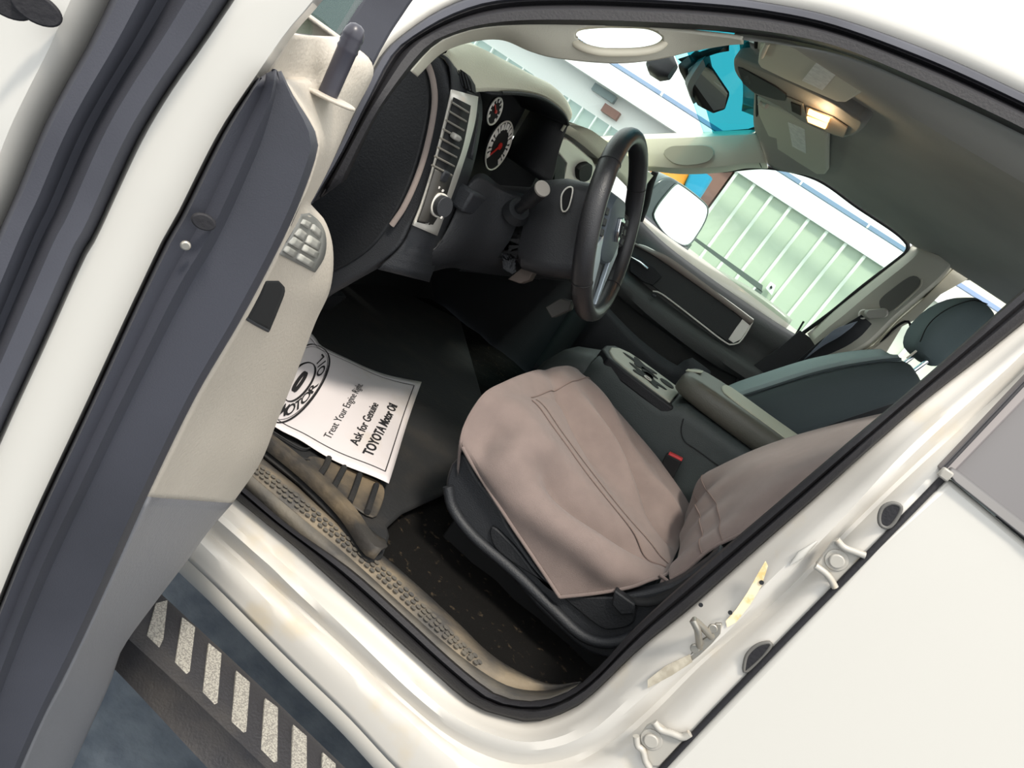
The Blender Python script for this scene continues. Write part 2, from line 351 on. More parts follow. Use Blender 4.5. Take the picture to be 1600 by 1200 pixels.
# --- near front pillar trim with its grab handle recess
pa_top = [(640, 110), (672, 74), (709, 53), (756, 41), (819, 37), (912, 38), (1006, 41), (1131, 55), (1160, 60)]
pa_bot = [(650, 118), (690, 80), (740, 62), (786, 60), (830, 78), (872, 89), (955, 97), (1020, 92), (1080, 78), (1135, 68), (1162, 66)]
hp = [(897, 52), (908, 43), (935, 40), (975, 40), (1010, 42), (1030, 50), (1036, 60), (1028, 70), (1005, 76), (970, 78), (935, 76), (908, 66)]
TA, TB = px_resamp(pa_top, 160), px_resamp(pa_bot, 160)
hpp = px_resamp(hp+hp[:1], 60)
def inside(x, y, P):
    c = False
    for (x1, y1), (x2, y2) in zip(P, P[1:]+P[:1]):
        if (y1 > y) != (y2 > y) and x < (x2-x1)*(y-y1)/(y2-y1)+x1: c = not c
    return c
rows_, pxr = [], []
for k in range(25):
    t = k/24; q = mid(TA, TB, t); off = -.03-.05*t-.02*t*t
    rows_.append(N(off, *q)); pxr.append(q)
bm = bmesh.new(); V_ = [[bm.verts.new(p) for p in r] for r in rows_]
for i in range(24):
    for j in range(159):
        cx = (pxr[i][j][0]+pxr[i+1][j+1][0])/2; cy = (pxr[i][j][1]+pxr[i+1][j+1][1])/2
        if not inside(cx, cy, hpp): bm.faces.new((V_[i][j], V_[i][j+1], V_[i+1][j+1], V_[i+1][j]))
for v in [v for v in bm.verts if not v.link_faces]: bm.verts.remove(v)
pt = link('pillar_trim', bm, TRIM, truck, solid=.006)
tube('grab_handle', resamp(N(-.062, *[(894, 52), (905, 41), (940, 37), (975, 37), (1012, 39), (1034, 48), (1041, 60), (1030, 73), (1005, 80), (968, 82), (932, 80), (902, 69)]), 60, True, True), .0065, mat('handle_beige', (226, 218, 196), .5), pt, closed=True, n=12)
# --- far front pillar trim with grab handle
fa_top = [(885, 216), (925, 215), (980, 212), (1060, 209), (1130, 206), (1181, 204)]
fa_bot = [(925, 262), (980, 264), (1015, 266), (1070, 271), (1130, 268), (1165, 262), (1200, 262)]
ta, tb = px_resamp(fa_top, 40), px_resamp(fa_bot, 40)
fp = link('pillar_trim', grid([F(-.02, *ta), F(-.075, *mid(ta, tb, .12)), F(-.085, *mid(ta, tb, .5)), F(-.07, *mid(ta, tb, .85)), F(-.02, *tb)]), TRIM, truck, solid=.006)
prism('grab_handle_recess', F(-.089, *[(1037, 240), (1047, 229), (1070, 227), (1100, 227), (1113, 232), (1115, 243), (1104, 254), (1075, 259), (1052, 255)]), (0, .004, 0), mat('recess_grey', (160, 157, 142), .7), fp, rnd=36, bev=.002)
tube('pillar_seam', F(-.07, *[(1181, 204), (1180, 225), (1183, 245), (1190, 262)]), .0012, DASHD, fp, smooth=12)
# --- windshield
ws = [Vector((-.47, .60, 1.655)), Vector((-.465, 0, 1.70)), Vector((-.47, -.62, 1.69))]
wb = [Vector((.42, .80, 1.20)), Vector((.50, 0, 1.20)), Vector((.42, -.80, 1.20))]
wsr = [resamp([a.lerp(b, t) for a, b in zip(ws, wb)], 12) for t in (.0, .13, .16, .3, .6, 1)]
wind = link('windshield', grid(wsr[2:]), GLASS, truck)
link('tint_band', grid([[p+Vector((.004, 0, -.002)) for p in r] for r in wsr[:2]]), TEAL, wind)
link('tint_band_edge', grid([[p+Vector((.004, 0, -.002)) for p in r] for r in wsr[1:3]]), TEALW, wind)
tube('windshield_edge', F(-.015, *[(905, 216), (980, 213), (1060, 210), (1140, 206), (1180, 200)]) + [Vector((-.475, -.3, 1.69)), Vector((-.47, 0, 1.70)), Vector((-.475, .3, 1.69))], .005, DEEP, truck, smooth=40)
# --- far B pillar trim
bo = [(1262, 522), (1300, 487), (1350, 447), (1395, 412), (1415, 396), (1424, 385)]
bi = [(1300, 580), (1330, 560), (1365, 540), (1405, 500), (1440, 470), (1475, 440), (1500, 410)]
bA, bB = px_resamp(bo, 24), px_resamp(bi, 24)
bp = link('pillar_trim', grid([F(.0, *bA), F(-.03, *mid(bA, bB, .08)), F(-.06, *mid(bA, bB, .2)), F(-.07, *mid(bA, bB, .5)), F(-.06, *mid(bA, bB, .85)), F(.0, *bB)]), mat('b_pillar_trim', (190, 188, 174), .6, bump=.2, bscale=400), truck, solid=.005)
prism('belt_slot', F(-.074, *[(1374, 470), (1398, 448), (1420, 433), (1432, 432), (1438, 442), (1425, 458), (1398, 482), (1382, 488)]), (0, .003, 0), mat('slot_grey', (110, 110, 104), .8), bp, rnd=36)
tube('slot_rim', F(-.074, *[(1398, 484), (1420, 465), (1438, 447), (1440, 436)]), .003, TRIM, bp, smooth=16)
# lower dark strip of pillar between door and seat
prism('pillar_lower', F(-.02, *[(1250, 516), (1290, 545), (1230, 610), (1180, 650), (1140, 640), (1150, 590), (1215, 545)]), (0, -.01, 0), DASHD, truck)
# pillar body outside trims, rear quarter of far side with its window
link('rear_pillar', prism_bm(F(-.01, *[(1424, 385), (1500, 410), (1520, 432), (1600, 480), (1700, 540), (1760, 420), (1600, 330), (1480, 330)]), (0, -.02, 0)), HEAD, truck)
tube('rear_window_frame', F(-.03, *[(1368, 552), (1376, 536), (1395, 515), (1412, 503), (1421, 504), (1424, 520)]), .004, DEEP, truck, smooth=20)
tube('rear_window_frame', F(-.0, *[(1466, 458), (1480, 442), (1500, 436), (1530, 438), (1575, 462), (1640, 520)]), .005, DEEP, truck, smooth=20)
prism('rear_pillar', F(-.03, *[(1430, 500), (1410, 510), (1380, 560), (1350, 585), (1300, 600), (1318, 566), (1365, 540), (1405, 500), (1440, 470), (1500, 410), (1520, 432), (1470, 460)]), (0, -.015, 0), TRIM, truck)

# --- small fittings on the near B pillar (belong to the truck)
def hinge(px, cx, cy, r):
    o = prism('door_hinge', N(.045, *px), (0, -.006, 0), PAINTM, truck, bev=.0015)
    disc('bolt', N(.045, (cx, cy))[0], (0, 1, 0), r, .006, PAINTM, o, bev=.0015)
    disc('bolt_washer', N(.045, (cx, cy))[0], (0, 1, 0), r*1.5, .002, PAINTM, o, bev=.0008)
    return o
h1 = hinge([(1274, 882), (1300, 848), (1307, 843), (1318, 853), (1350, 868), (1352, 874), (1308, 918), (1300, 905), (1290, 893)], 1307, 875, .0085)
tube('hinge_arm', N(.05, *[(1307, 843), (1318, 855), (1335, 862), (1352, 868)]), .004, PAINTM, h1, smooth=12)
tube('hinge_arm', N(.05, *[(1274, 884), (1288, 894), (1298, 905), (1305, 918)]), .004, PAINTM, h1, smooth=12)
h2 = hinge([(992, 1160), (1010, 1135), (1024, 1128), (1040, 1140), (1062, 1150), (1078, 1146), (1030, 1198), (1012, 1198), (1003, 1180)], 1018, 1155, .0095)
tube('hinge_arm', N(.05, *[(1022, 1128), (1032, 1140), (1050, 1146), (1066, 1152), (1078, 1146)]), .0045, PAINTM, h2, smooth=14)
tube('hinge_arm', N(.05, *[(994, 1150), (996, 1165), (1004, 1172), (1008, 1188), (1015, 1200)]), .0045, PAINTM, h2, smooth=14)
def grommet(P, a):
    o = prism('rubber_plug', N(.041, *P), (0, .004, 0), RUB, truck, rnd=30, bev=.0015)
    tube('plug_rim', resamp(N(.044, *P), 30, True, True), .0022, mat('plug_rim', (92, 90, 86), .6), o, closed=True)
grommet([(1374, 806), (1380, 792), (1395, 786), (1408, 793), (1400, 812), (1388, 824), (1376, 820)], 0)
grommet([(1163, 1040), (1168, 1022), (1185, 1007), (1205, 1005), (1196, 1022), (1178, 1040), (1164, 1050)], 0)
st = prism('striker', N(.022, *[(1078, 1022), (1092, 1000), (1110, 990), (1118, 972), (1128, 972), (1126, 988), (1112, 1004), (1095, 1020), (1080, 1032)]), (0, .005, 0), METAL, truck, bev=.001)
tube('striker_loop', [N(.026, (1093, 1012))[0], N(.05, (1090, 985))[0], N(.055, (1082, 968))[0], N(.045, (1092, 975))[0], N(.026, (1112, 995))[0]], .0045, METAL, st, smooth=18)
disc('bolt', N(.028, (1114, 981))[0], (0, 1, 0), .006, .004, METAL, st)
disc('bolt', N(.028, (1086, 1012))[0], (0, 1, 0), .006, .004, METAL, st)
prism('sticker_residue', N(.030, *[(1012, 1062), (1040, 1040), (1078, 1022), (1082, 1034), (1050, 1055), (1012, 1075)]), (0, .0006, 0), mat('residue', (178, 170, 154), .8, col2=(150, 142, 126), vscale=90), truck, bev=0)
prism('primer_patch', N(.028, *[(1134, 970), (1150, 952), (1168, 925), (1186, 893), (1196, 876), (1200, 884), (1190, 915), (1172, 945), (1150, 972), (1136, 980)]), (0, .0006, 0), mat('primer', (226, 208, 176), .8, col2=(206, 178, 120), vscale=60, thr=(.5, .62)), truck, bev=0)
for q in ((1190, 910), (1141, 957), (1095, 945)): disc('screw_hole', N(.0295, q)[0], (0, 1, 0), .0028, .001, DASHD, truck, n=12, bev=0)
tube('body_crease', N(.03, *[(1235, 882), (1252, 866), (1276, 846)]), [.001, .005, .001], PAINT, truck)

# ================================================================== REAR DOOR (closed, near side)
rdoor = thing('rear_door', 'closed white rear door with dark window at lower right', 'door', (-1.3, .98, .6))
prism('outer_panel', N(.05, (1046, 1197), (1100, 1141), (1180, 1058), (1262, 973), (1372, 860), (1484, 748), (1600, 846), (1900, 1100), (1900, 1700), (900, 1700), (960, 1290)), (0, -.03, 0), PAINT, rdoor, bev=.006)
tube('edge_seal', N(.045, *[(960, 1280), (1040, 1195), (1100, 1130), (1180, 1047), (1260, 965), (1370, 853), (1480, 740)]), .0038, RUB, rdoor, smooth=30)
prism('belt_moulding', N(.062, (1480, 738), (1487, 730), (1500, 738), (1600, 816), (1800, 970), (1800, 1000), (1600, 840), (1492, 754)), (0, -.02, 0), mat('moulding_grey', (86, 84, 84), .5), rdoor, bev=.002)
prism('window_frame', N(.058, (1468, 735), (1600, 595), (1700, 490), (1712, 505), (1600, 628), (1490, 742)), (0, -.02, 0), mat('frame_grey', (98, 92, 92), .5), rdoor, bev=.003)
prism('window_glass', N(.045, (1486, 742), (1600, 620), (1712, 500), (1850, 600), (1850, 1020), (1600, 826)), (0, -.005, 0), DGLASS, rdoor, bev=0)
tube('window_frame_edge', N(.064, *[(1472, 736), (1600, 600), (1700, 497)]), .002, RUB, rdoor)
o = box('moulding_end_cap', N(.066, (1477, 741))[0], (.006, .004, .006), mat('cap_grey', (150, 146, 138), .4), rdoor, bev=.002)

# ================================================================== RUNNING BOARD
rbd = thing('running_board', 'black running board with silver mesh step pads', 'step', (-.6, 1.1, .45))
ri = [(170, 842), (262, 929), (405, 1062), (544, 1195), (760, 1400)]; rr = [(95, 905), (199, 1000), (305, 1098), (412, 1200), (640, 1420)]; ro = [(90, 955), (182, 1045), (255, 1122), (330, 1202), (560, 1440)]
top_i, top_r = Z(.45, *ri), Z(.452, *rr); bot = Y(1.185, *ro)
bot = [Vector((p.x, 1.2, .40)) for p in top_r]
sheet('board_top', [[p+Vector((0, 0, -.035)) for p in top_i], [p+Vector((0, .004, -.006)) for p in top_i], [p+Vector((0, .014, 0)) for p in top_i], [p.lerp(q, .5) for p, q in zip(top_i, top_r)], [p+Vector((0, -.012, .002)) for p in top_r], [p+Vector((0, .0, .003)) for p in top_r], Z(.425, *[(92, 925), (192, 1018), (290, 1112), (385, 1202), (610, 1430)]), Z(.40, *ro), [p+Vector((0, -.03, -.03)) for p in Z(.40, *ro)]], BOARD, rbd, n=30, thick=.004)
for P in ([(650, 245), (700, 232), (682, 395), (665, 430), (612, 378)], [(760, 303), (815, 345), (792, 530), (778, 540), (730, 490)], [(870, 410), (925, 455), (908, 660), (895, 668), (845, 615)], [(985, 525), (1043, 575), (1028, 780), (1015, 785), (965, 740)], [(1105, 640), (1160, 680), (1157, 905), (1142, 910), (1088, 855)], [(1222, 750), (1280, 800), (1280, 1010), (1262, 1015), (1213, 960)], [(1345, 865), (1400, 915), (1405, 1110), (1390, 1110), (1338, 1060)], [(1465, 970), (1520, 1015), (1528, 1210), (1510, 1210), (1460, 1160)]):
    prism('step_pad', Z(.4565, *[(x/2.667, y/2.667+850) for x, y in P]), (0, 0, -.006), MESHM, rbd, bev=.001)

from mathutils.bvhtree import BVHTree
def surf(rows_list):
    vs, fs = [], []
    for rows in rows_list:
        b = len(vs); n = len(rows[0])
        for r_ in rows: vs += [Vector(p) for p in r_]
        for i in range(len(rows)-1):
            for j in range(n-1): fs.append((b+i*n+j, b+i*n+j+1, b+(i+1)*n+j+1, b+(i+1)*n+j))
    return BVHTree.FromPolygons(vs, fs)
def on(tree, off, *P):
    out = []
    for x, y in P:
        v = ray(x, y); h = tree.ray_cast(CP, v)
        out.append((h[0] if h[0] else out[-1]+v*off) - v*off)
    return out
# ================================================================== FRONT DOOR (open, beside the camera)
fd = thing('front_door', 'open white driver door with beige trim panel and dark dusty seals', 'door', (-.2, 1.25, .5))
dA = [(232, -140), (205, -60), (176, 0), (139, 75), (100, 145), (67, 210), (30, 300), (0, 368), (-60, 520), (-120, 700), (-160, 850)]
dL = [(-120, -140), (-130, -60), (-140, 0), (-160, 75), (-180, 145), (-200, 210), (-220, 300), (-240, 368), (-280, 520), (-320, 700), (-340, 850)]
dB = [(430, -140), (392, -60), (356, 0), (311, 68), (259, 142), (210, 225), (150, 356), (125, 400), (67, 529), (0, 675), (-60, 820), (-130, 1010)]
dC = [(610, -160), (560, -80), (499, 0), (457, 49), (405, 124), (349, 210), (285, 337), (250, 400), (142, 633), (54, 821), (0, 951), (-50, 1080), (-110, 1250)]
dR = [(428, 108), (424, 145), (400, 205), (375, 262), (326, 367), (277, 450), (208, 587), (137, 733), (62, 892), (0, 1050), (-60, 1220)]
dD = [(436, 112), (455, 150), (487, 199), (495, 232), (469, 311), (431, 394), (375, 500), (304, 621), (229, 775), (180, 885), (124, 1007), (62, 1130), (0, 1270)]
n_ = 60
A_, B_, C_, R_, D_ = [px_resamp(v, n_) for v in (dA, dB, dC, dR, dD)]
L_ = px_resamp(dL, n_)
link('outer_shell', grid([D(.12, *L_), D(.06, *mid(L_, A_, .5)), D(.012, *mid(L_, A_, .8)), D(.02, *A_)]), PAINT, fd, solid=.004)
link('weatherstrip', grid([D(.02, *A_), D(-.004, *mid(A_, B_, .08)), D(-.008, *mid(A_, B_, .22)), D(.010, *mid(A_, B_, .36)), D(.012, *mid(A_, B_, .5)), D(-.004, *mid(A_, B_, .66)), D(-.004, *mid(A_, B_, .85)), D(.016, *B_)]), RUBG, fd, solid=.003)
link('shell_flange', grid([D(.016, *B_), D(.008, *mid(B_, C_, .1)), D(.006, *mid(B_, C_, .5)), D(.008, *mid(B_, C_, .9)), D(.02, *C_)]), PAINT, fd, solid=.003)
C2 = px_resamp([(405, 124), (349, 210), (285, 337), (250, 400), (142, 633), (54, 821), (0, 951), (-50, 1080), (-110, 1250)], n_)
link('trim_edge', grid([D(.02, *C2), D(-.004, *mid(C2, R_, .15)), D(.0, *mid(C2, R_, .6)), D(-.008, *R_), D(.004, *mid(R_, D_, .12)), D(.004, *mid(R_, D_, .6)), D(.004, *mid(R_, D_, .88)), D(.012, *mid(R_, D_, .96)), D(.03, *D_)]), PLD, fd, solid=.003)
# plug and scuff on the dark trim edge
disc('plug', D(-.012, (318, 345))[0], -EU, .005, .003, RUB, fd, ratio=1.4)
disc('clip', D(-.012, (290, 382))[0], -EU, .003, .003, METAL, fd)
disc('shell_plug', D(.005, (58, 12))[0], -EU, .007, .004, RUB, fd, ratio=1.6)
disc('shell_plug', D(.01, (12, 2))[0], -EU, .007, .004, RUB, fd, ratio=1.6)
# beige inner panel: dark edge -> silhouette -> back towards the hinges
dE = [(527, 60), (570, 88), (582, 104), (578, 124), (560, 158), (545, 186), (530, 222), (505, 275), (483, 316), (500, 338), (512, 360), (518, 397), (515, 450), (504, 465), (483, 521), (417, 692), (392, 746), (358, 787), (330, 822), (308, 852), (290, 875), (232, 951), (187, 1015), (180, 1045), (142, 1131), (100, 1220), (50, 1310)]
dDt = [(454, 50), (440, 72), (425, 95), (410, 118), (432, 125), (455, 150), (487, 199), (495, 232), (469, 311), (431, 394), (375, 500), (304, 621), (229, 775), (180, 885), (124, 1007), (62, 1130), (0, 1270)]
# pair D and E by hand-picked matching heights
pairs = [((452, 52), (528, 60)), ((438, 76), (570, 88)), ((412, 120), (581, 108)), ((440, 128), (577, 126)), ((458, 152), (560, 158)), ((482, 190), (546, 185)), ((494, 215), (530, 222)), ((493, 240), (508, 270)), ((478, 290), (486, 312)), ((465, 318), (482, 322)), ((450, 350), (505, 345)), ((434, 388), (518, 390)), ((405, 445), (514, 450)), ((375, 500), (490, 505)), ((335, 568), (458, 590)), ((304, 621), (430, 660)), ((265, 700), (405, 722)), ((229, 775), (362, 785))]
def panel(name, prs, m, nn):
    Pd = px_resamp([a for a, b in prs], nn); Pe = px_resamp([b for a, b in prs], nn)
    rows = [D(.02, *Pd), D(.035, *mid(Pd, Pe, .05)), D(.075, *mid(Pd, Pe, .35)), D(.13, *mid(Pd, Pe, .75)), D(.165, *mid(Pd, Pe, .95)), D(.2, *Pe)]
    e = rows[-1]
    rows.append([p+EU*.06-ES*.02 for p in e]); rows.append([p+EU*.3-ES*.12 for p in e])
    PANEL.append(rows)
    return link(name, grid(rows), m, fd, solid=.003)
PANEL = []
pan = panel('inner_panel', pairs, PLB, 90)
low = panel('lower_panel', [((229, 775), (362, 785)), ((205, 830), (325, 828)), ((180, 885), (290, 876)), ((155, 940), (240, 942)), ((124, 1007), (190, 1012)), ((95, 1068), (172, 1062)), ((62, 1130), (142, 1131)), ((20, 1230), (100, 1222)), ((0, 1290), (60, 1310))], PLG, 30)
# switch bank on the armrest
PT = surf(PANEL)
def patch(name, L, Rr, off, m, parent, nu=14, nv=8, thick=.003):
    a, b = px_resamp(L, nu), px_resamp(Rr, nu)
    return link(name, grid([on(PT, off, *mid(a, b, k/(nv-1))) for k in range(nv)]), m, parent, solid=thick)
sw = patch('switch_panel', [(468, 334), (460, 352), (448, 374), (434, 396)], [(480, 333), (498, 348), (507, 370), (505, 400), (490, 425)], .005, mat('switch_bezel', (112, 111, 106), .5), fd)
patch('switch_well', [(467, 340), (458, 358), (448, 376), (438, 394)], [(480, 340), (494, 352), (502, 372), (500, 398), (487, 418)], .0075, mat('switch_well', (62, 61, 60), .5), sw, thick=.001)
K = mat('switch_key', (156, 154, 146), .3)
for L_k, R_k in (([(466, 356), (458, 366)], [(478, 366), (472, 376)]), ([(481, 367), (475, 378)], [(499, 379), (495, 391)]), ([(457, 369), (449, 379)], [(472, 379), (466, 389)]), ([(474, 381), (469, 390)], [(496, 394), (492, 403)]), ([(447, 383), (441, 391)], [(461, 392), (456, 401)]), ([(466, 395), (462, 404)], [(489, 409), (485, 418)]), ([(472, 342), (468, 349)], [(484, 349), (480, 357)]), ([(487, 350), (484, 358)], [(500, 362), (498, 372)])):
    kk = patch('window_switch', L_k, R_k, .0105, K, sw, nu=4, nv=4, thick=.004)
    c_ = mid(L_k, R_k, .5); patch('switch_mark', [((c_[0][0]*2+c_[1][0])/3-2.5, (c_[0][1]*2+c_[1][1])/3-1.5), ((c_[0][0]+c_[1][0])/2-2.5, (c_[0][1]+c_[1][1])/2-1.5)], [((c_[0][0]*2+c_[1][0])/3+3, (c_[0][1]*2+c_[1][1])/3+2), ((c_[0][0]+c_[1][0])/2+3, (c_[0][1]+c_[1][1])/2+2)], .0132, WHITEM, sw, nu=3, nv=3, thick=.0006)
patch('pull_pocket', [(412, 438), (402, 462), (392, 482), (383, 498)], [(434, 438), (444, 452), (434, 482), (420, 516)], .0035, DEEP, fd, thick=.002)
tube('pocket_edge', on(PT, .006, (384, 497), (400, 507), (419, 517)), .0012, DASH, fd)
# lock pin
pb = on(PT, .024, (516, 140))[0]; u_p = (pb-T0).dot(EU); ptip = D(u_p, (560, 38))[0]; pb = D(u_p, (512, 148))[0]
pin = tube('lock_pin', [pb.lerp(ptip, t) for t in (0, .3, .62, .66, .70, .74, .78, .82, .9, .97, 1)], [.0068, .0068, .0069, .0075, .0069, .0075, .0069, .0075, .0068, .005, .002], mat('pin_plastic', (48, 47, 56), .35), fd, n=20)
disc('pin_collar', D(u_p, (506, 151))[0], (.1, .05, 1), .0225, .0025, PLB, pin, ratio=1)
# window frame of the door, glass and the mirror beyond
prism('window_frame', D(.42, (527, 62), (560, 8), (600, -60), (690, -60), (640, 10), (612, 52), (596, 80), (582, 108), (576, 96), (560, 84)), EU*.03, RUBG, fd, bev=.004)
prism('window_glass', D(.30, (454, 50), (500, -5), (560, -90), (640, -90), (560, 10), (528, 60)), EU*.004, GLASS, fd, bev=0)
sheet('belt_strip', [D(.22, (450, 52), (490, 56), (529, 60)), D(.22, (450, 58), (490, 62), (528, 66))], RUBG, fd, n=8, thick=.01)
link('outer_skin', prism_bm([DP(.10, -.10, .5), DP(.75, -.10, .5), DP(.75, -.10, 1.2), DP(.1, -.10, 1.2)], -ES*.01), PAINT, fd)
mh = thing('door_mirror', 'dark driver mirror housing outside the open door glass', 'mirror', DP(.62, -.1, 1.2))
secloft('housing', [rsec(D(.62, (508, 6))[0]+EU*t, ES, (0, 0, 1), w, w*1.1, w*.5) for t, w in ((0, .052), (.04, .058), (.09, .05), (.12, .03))], mat('mirror_teal_dark', (60, 78, 82), .4), mh)

# ================================================================== DASHBOARD
db = thing('dashboard', 'dark dashboard with beige top, side vent and light switch panel', 'dashboard', (.1, .3, .9))
ec = [(663, 82), (690, 92), (700, 130), (703, 160), (688, 230), (668, 300), (640, 352), (622, 385), (590, 412), (545, 438), (515, 455), (480, 470), (440, 420), (470, 330), (520, 230), (570, 160), (615, 118)]
prism('end_cap', Y(.70, *ec), (0, -.03, 0), DASH, db, rnd=70, bev=.006, bseg=3)
ip = [(655, 95), (668, 120), (670, 165), (660, 220), (645, 272), (622, 325), (590, 375), (555, 405), (515, 425), (480, 430), (470, 360), (520, 250), (570, 178), (620, 118)]
prism('access_cover', Y(.705, *ip), (0, -.01, 0), DASHD, db, rnd=60, bev=.004)
tube('cover_piping', Y(.708, (658, 88), (668, 100), (677, 128), (679, 165), (669, 222), (653, 275), (632, 322), (612, 352)), .0055, mat('piping_taupe', (142, 130, 124), .7), db, smooth=40, flat=.8)
# face between end cap and cluster: vertical bands, left edge y .70, right edge y .58
def toward(p, d): return p+(CP-p).normalized()*d
def band(name, L, Rr, yl, yr, m, off=0, nn=30, thick=.004):
    a, b = px_resamp(L, nn), px_resamp(Rr, nn)
    rws = [[toward(p, off) for p in Y(yl, *a)], [toward(p, off) for p in Y(yr, *b)]]
    return link(name, grid(rws), m, db, solid=thick, bev=0)
band('dash_face', [(672, 76), (700, 95), (706, 140), (700, 180), (680, 250), (645, 350), (625, 388), (590, 420)], [(700, 84), (745, 140), (752, 165), (750, 200), (735, 270), (705, 340), (690, 385), (670, 440)], .70, .585, DASH)
fr = band('vent_bezel', [(706, 140), (702, 160), (690, 210), (674, 270), (658, 320), (645, 352)], [(746, 151), (741, 190), (730, 232), (715, 278), (699, 322), (682, 368)], .695, .60, SILV, off=.026, thick=.004)
band('vent_cavity', [(709, 152), (705, 168), (693, 215), (677, 272), (663, 318), (652, 347)], [(735, 165), (732, 185), (722, 232), (707, 275), (692, 320), (675, 352)], .688, .615, DEEP, off=.042, thick=.002)
bm = bmesh.new()
for i in range(8):
    t = i/7; a = (706-31*t, 160+98*t); b = (732-26*t, 176+98*t)
    tube_bm([toward(Y(.688, a)[0], .060), toward(Y(.615, b)[0], .060)], .0018, 6, bm=bm)
link('vent_slats', bm, mat('slat', (112, 108, 100), .5), fr)
box('vent_tab', toward(Y(.645, (712, 214))[0], .064), (.006, .012, .005), mat('tab', (150, 148, 142), .4), fr)
band('switch_plate', [(680, 264), (671, 292), (662, 322), (653, 346)], [(706, 276), (697, 306), (686, 334), (676, 351)], .688, .615, mat('switch_plate', (60, 58, 54), .5), off=.046, thick=.002)
box('dimmer', toward(Y(.645, (692, 274))[0], .050), (.007, .012, .010), DASH, fr, bev=.003)
c = toward(Y(.64, (685, 320))[0], .047)
kb = disc('light_switch', c, (-1, .35, .25), .0185, .018, DASH, db)
disc('switch_ring', c, (-1, .35, .25), .0215, .006, SILV, kb)
for q in ((672, 295), (679, 291), (686, 293), (692, 298), (658, 337), (690, 340)): box('switch_mark', toward(Y(.65, q)[0], .051), (.001, .0020, .0020), WHITEM, fr, bev=0)
box('switch_mark', toward(Y(.64, (667, 348))[0], .051), (.001, .006, .0018), WHITEM, fr, bev=0)
# top side vent
prism('defrost_vent', Y(.66, (702, 103), (712, 103), (728, 114), (736, 128), (738, 143), (728, 139), (707, 128)), (0, -.02, -.0), DEEP, db, bev=.001)
bm = bmesh.new()
for i in range(5):
    a, b = (707+5*i, 104+3*i), (712+5.6*i, 129+3*i); P = Y(.664, a, b); tube_bm([P[0], P[1]], .0013, 5, bm=bm)
link('vent_fins', bm, DASH, db)
# beige top with the cluster hood
hr0 = [(700, 84), (722, 118), (744, 143), (760, 142), (790, 142), (819, 143), (850, 150), (875, 166), (887, 180), (891, 192)]
hy0 = [.69, .66, .625, .60, .56, .50, .42, .32, .26, .22]
hr1 = [(691, 76), (715, 68), (740, 69), (762, 77), (787, 91), (815, 107), (840, 121), (866, 134), (882, 150), (893, 172)]
hy1 = [.68, .64, .60, .57, .53, .48, .42, .35, .28, .20]
def yy(P, ys): return [hit(x, y, (0, 1, 0), v) for (x, y), v in zip(P, ys)]
q0, q1 = resamp(yy(hr0, hy0), 40), resamp(yy(hr1, hy1), 40)
qb = [Vector((p.x+.25, p.y, 1.26)) for p in q1]
qm = [a.lerp(b, .5)+Vector((0, 0, .006)) for a, b in zip(q0, q1)]
qx = [Vector((p.x+.02, p.y, p.z-.012)) for p in q0]
qe = [Vector((.45, p.y, 1.20)) for p in q1]
link('dash_hood', grid([qx, q0, qm, q1, [p+Vector((.06, 0, -.012)) for p in q1], qb, qe]), DTOP, db, solid=.004, sub=1)
tube('hood_lip', [p+Vector((.002, 0, -.006)) for p in q0[12:]], .0035, DASHD, db, n=8)
# cluster housing
cl = [(744, 146), (775, 144), (819, 146), (855, 154), (878, 170), (889, 190), (888, 200), (872, 226), (866, 262), (858, 292), (820, 298), (775, 280), (757, 262), (738, 250), (744, 200)]
clb = X(-.10, *cl)
clf = [Vector((p.x-.02, p.y, p.z)) for p in X(-.20, *cl)]
prism('cluster_housing', [Vector((-.095, y, z)) for y, z in ((.64, 1.30), (.60, 1.33), (.45, 1.35), (.25, 1.36), (.18, 1.34), (.15, 1.12), (.64, 1.08))], (.01, 0, 0), DEEP, db)
def hood_inner(): 
    return [[p+Vector((.0, 0, -.007)) for p in q0[10:]], [Vector((-.10, p.y-.0, p.z-.03)) for p in q0[10:]]]
sheet('hood_underside', hood_inner(), DASHD, db, n=30)
sheet('cluster_side', [Y(.19, (889, 190), (880, 215), (872, 240), (866, 270), (858, 292)), [Vector((-.10, .16, p.z)) for p in Y(.19, (889, 190), (880, 215), (872, 240), (866, 270), (858, 292))]], DASHD, db, n=10)
sheet('cluster_side', [Y(.60, (744, 146), (748, 180), (744, 215), (738, 250)), [Vector((-.10, .60, p.z)) for p in Y(.60, (744, 146), (748, 180), (744, 215), (738, 250))]], DASHD, db, n=10)
def gauge(c, r, marks, needle):
    p = X(-.13, c)[0]; w = Vector((-1, 0, .15)).normalized()
    gg = disc('gauge', p, w, r, .006, DEEP, db, n=36)
    up = Vector((0, 0, 1)); up = (up-w*up.dot(w)).normalized(); sd = w.cross(up)
    bm = bmesh.new()
    for i in range(marks):
        a = math.radians(-130+260*i/(marks-1)); d_ = up*math.cos(a)+sd*math.sin(a); pp = p+w*.0075+d_*r*.8
        box_bm(pp, (d_, w.cross(d_), w), (r*(.15 if i % 2 else .12), r*(.05 if i % 2 else .10), .0005), bm)
    link('gauge_marks', bm, WHITEM, gg)
    bm = bmesh.new(); d_ = up*math.cos(needle)+sd*math.sin(needle)
    box_bm(p+w*.009+d_*r*.3, (d_, w.cross(d_), w), (r*.4, r*.04, .001), bm); prism_bm([p+w*.008+(up*math.cos(a)+sd*math.sin(a))*r*.14 for a in [k*math.pi/6 for k in range(12)]], w*.003, bm)
    link('needle', bm, REDM, gg)
    tube('gauge_ring', [p+w*.007+(up*math.cos(a)+sd*math.sin(a))*r for a in [k*math.pi/20 for k in range(40)]], .002, SILV, gg, closed=True, n=6)
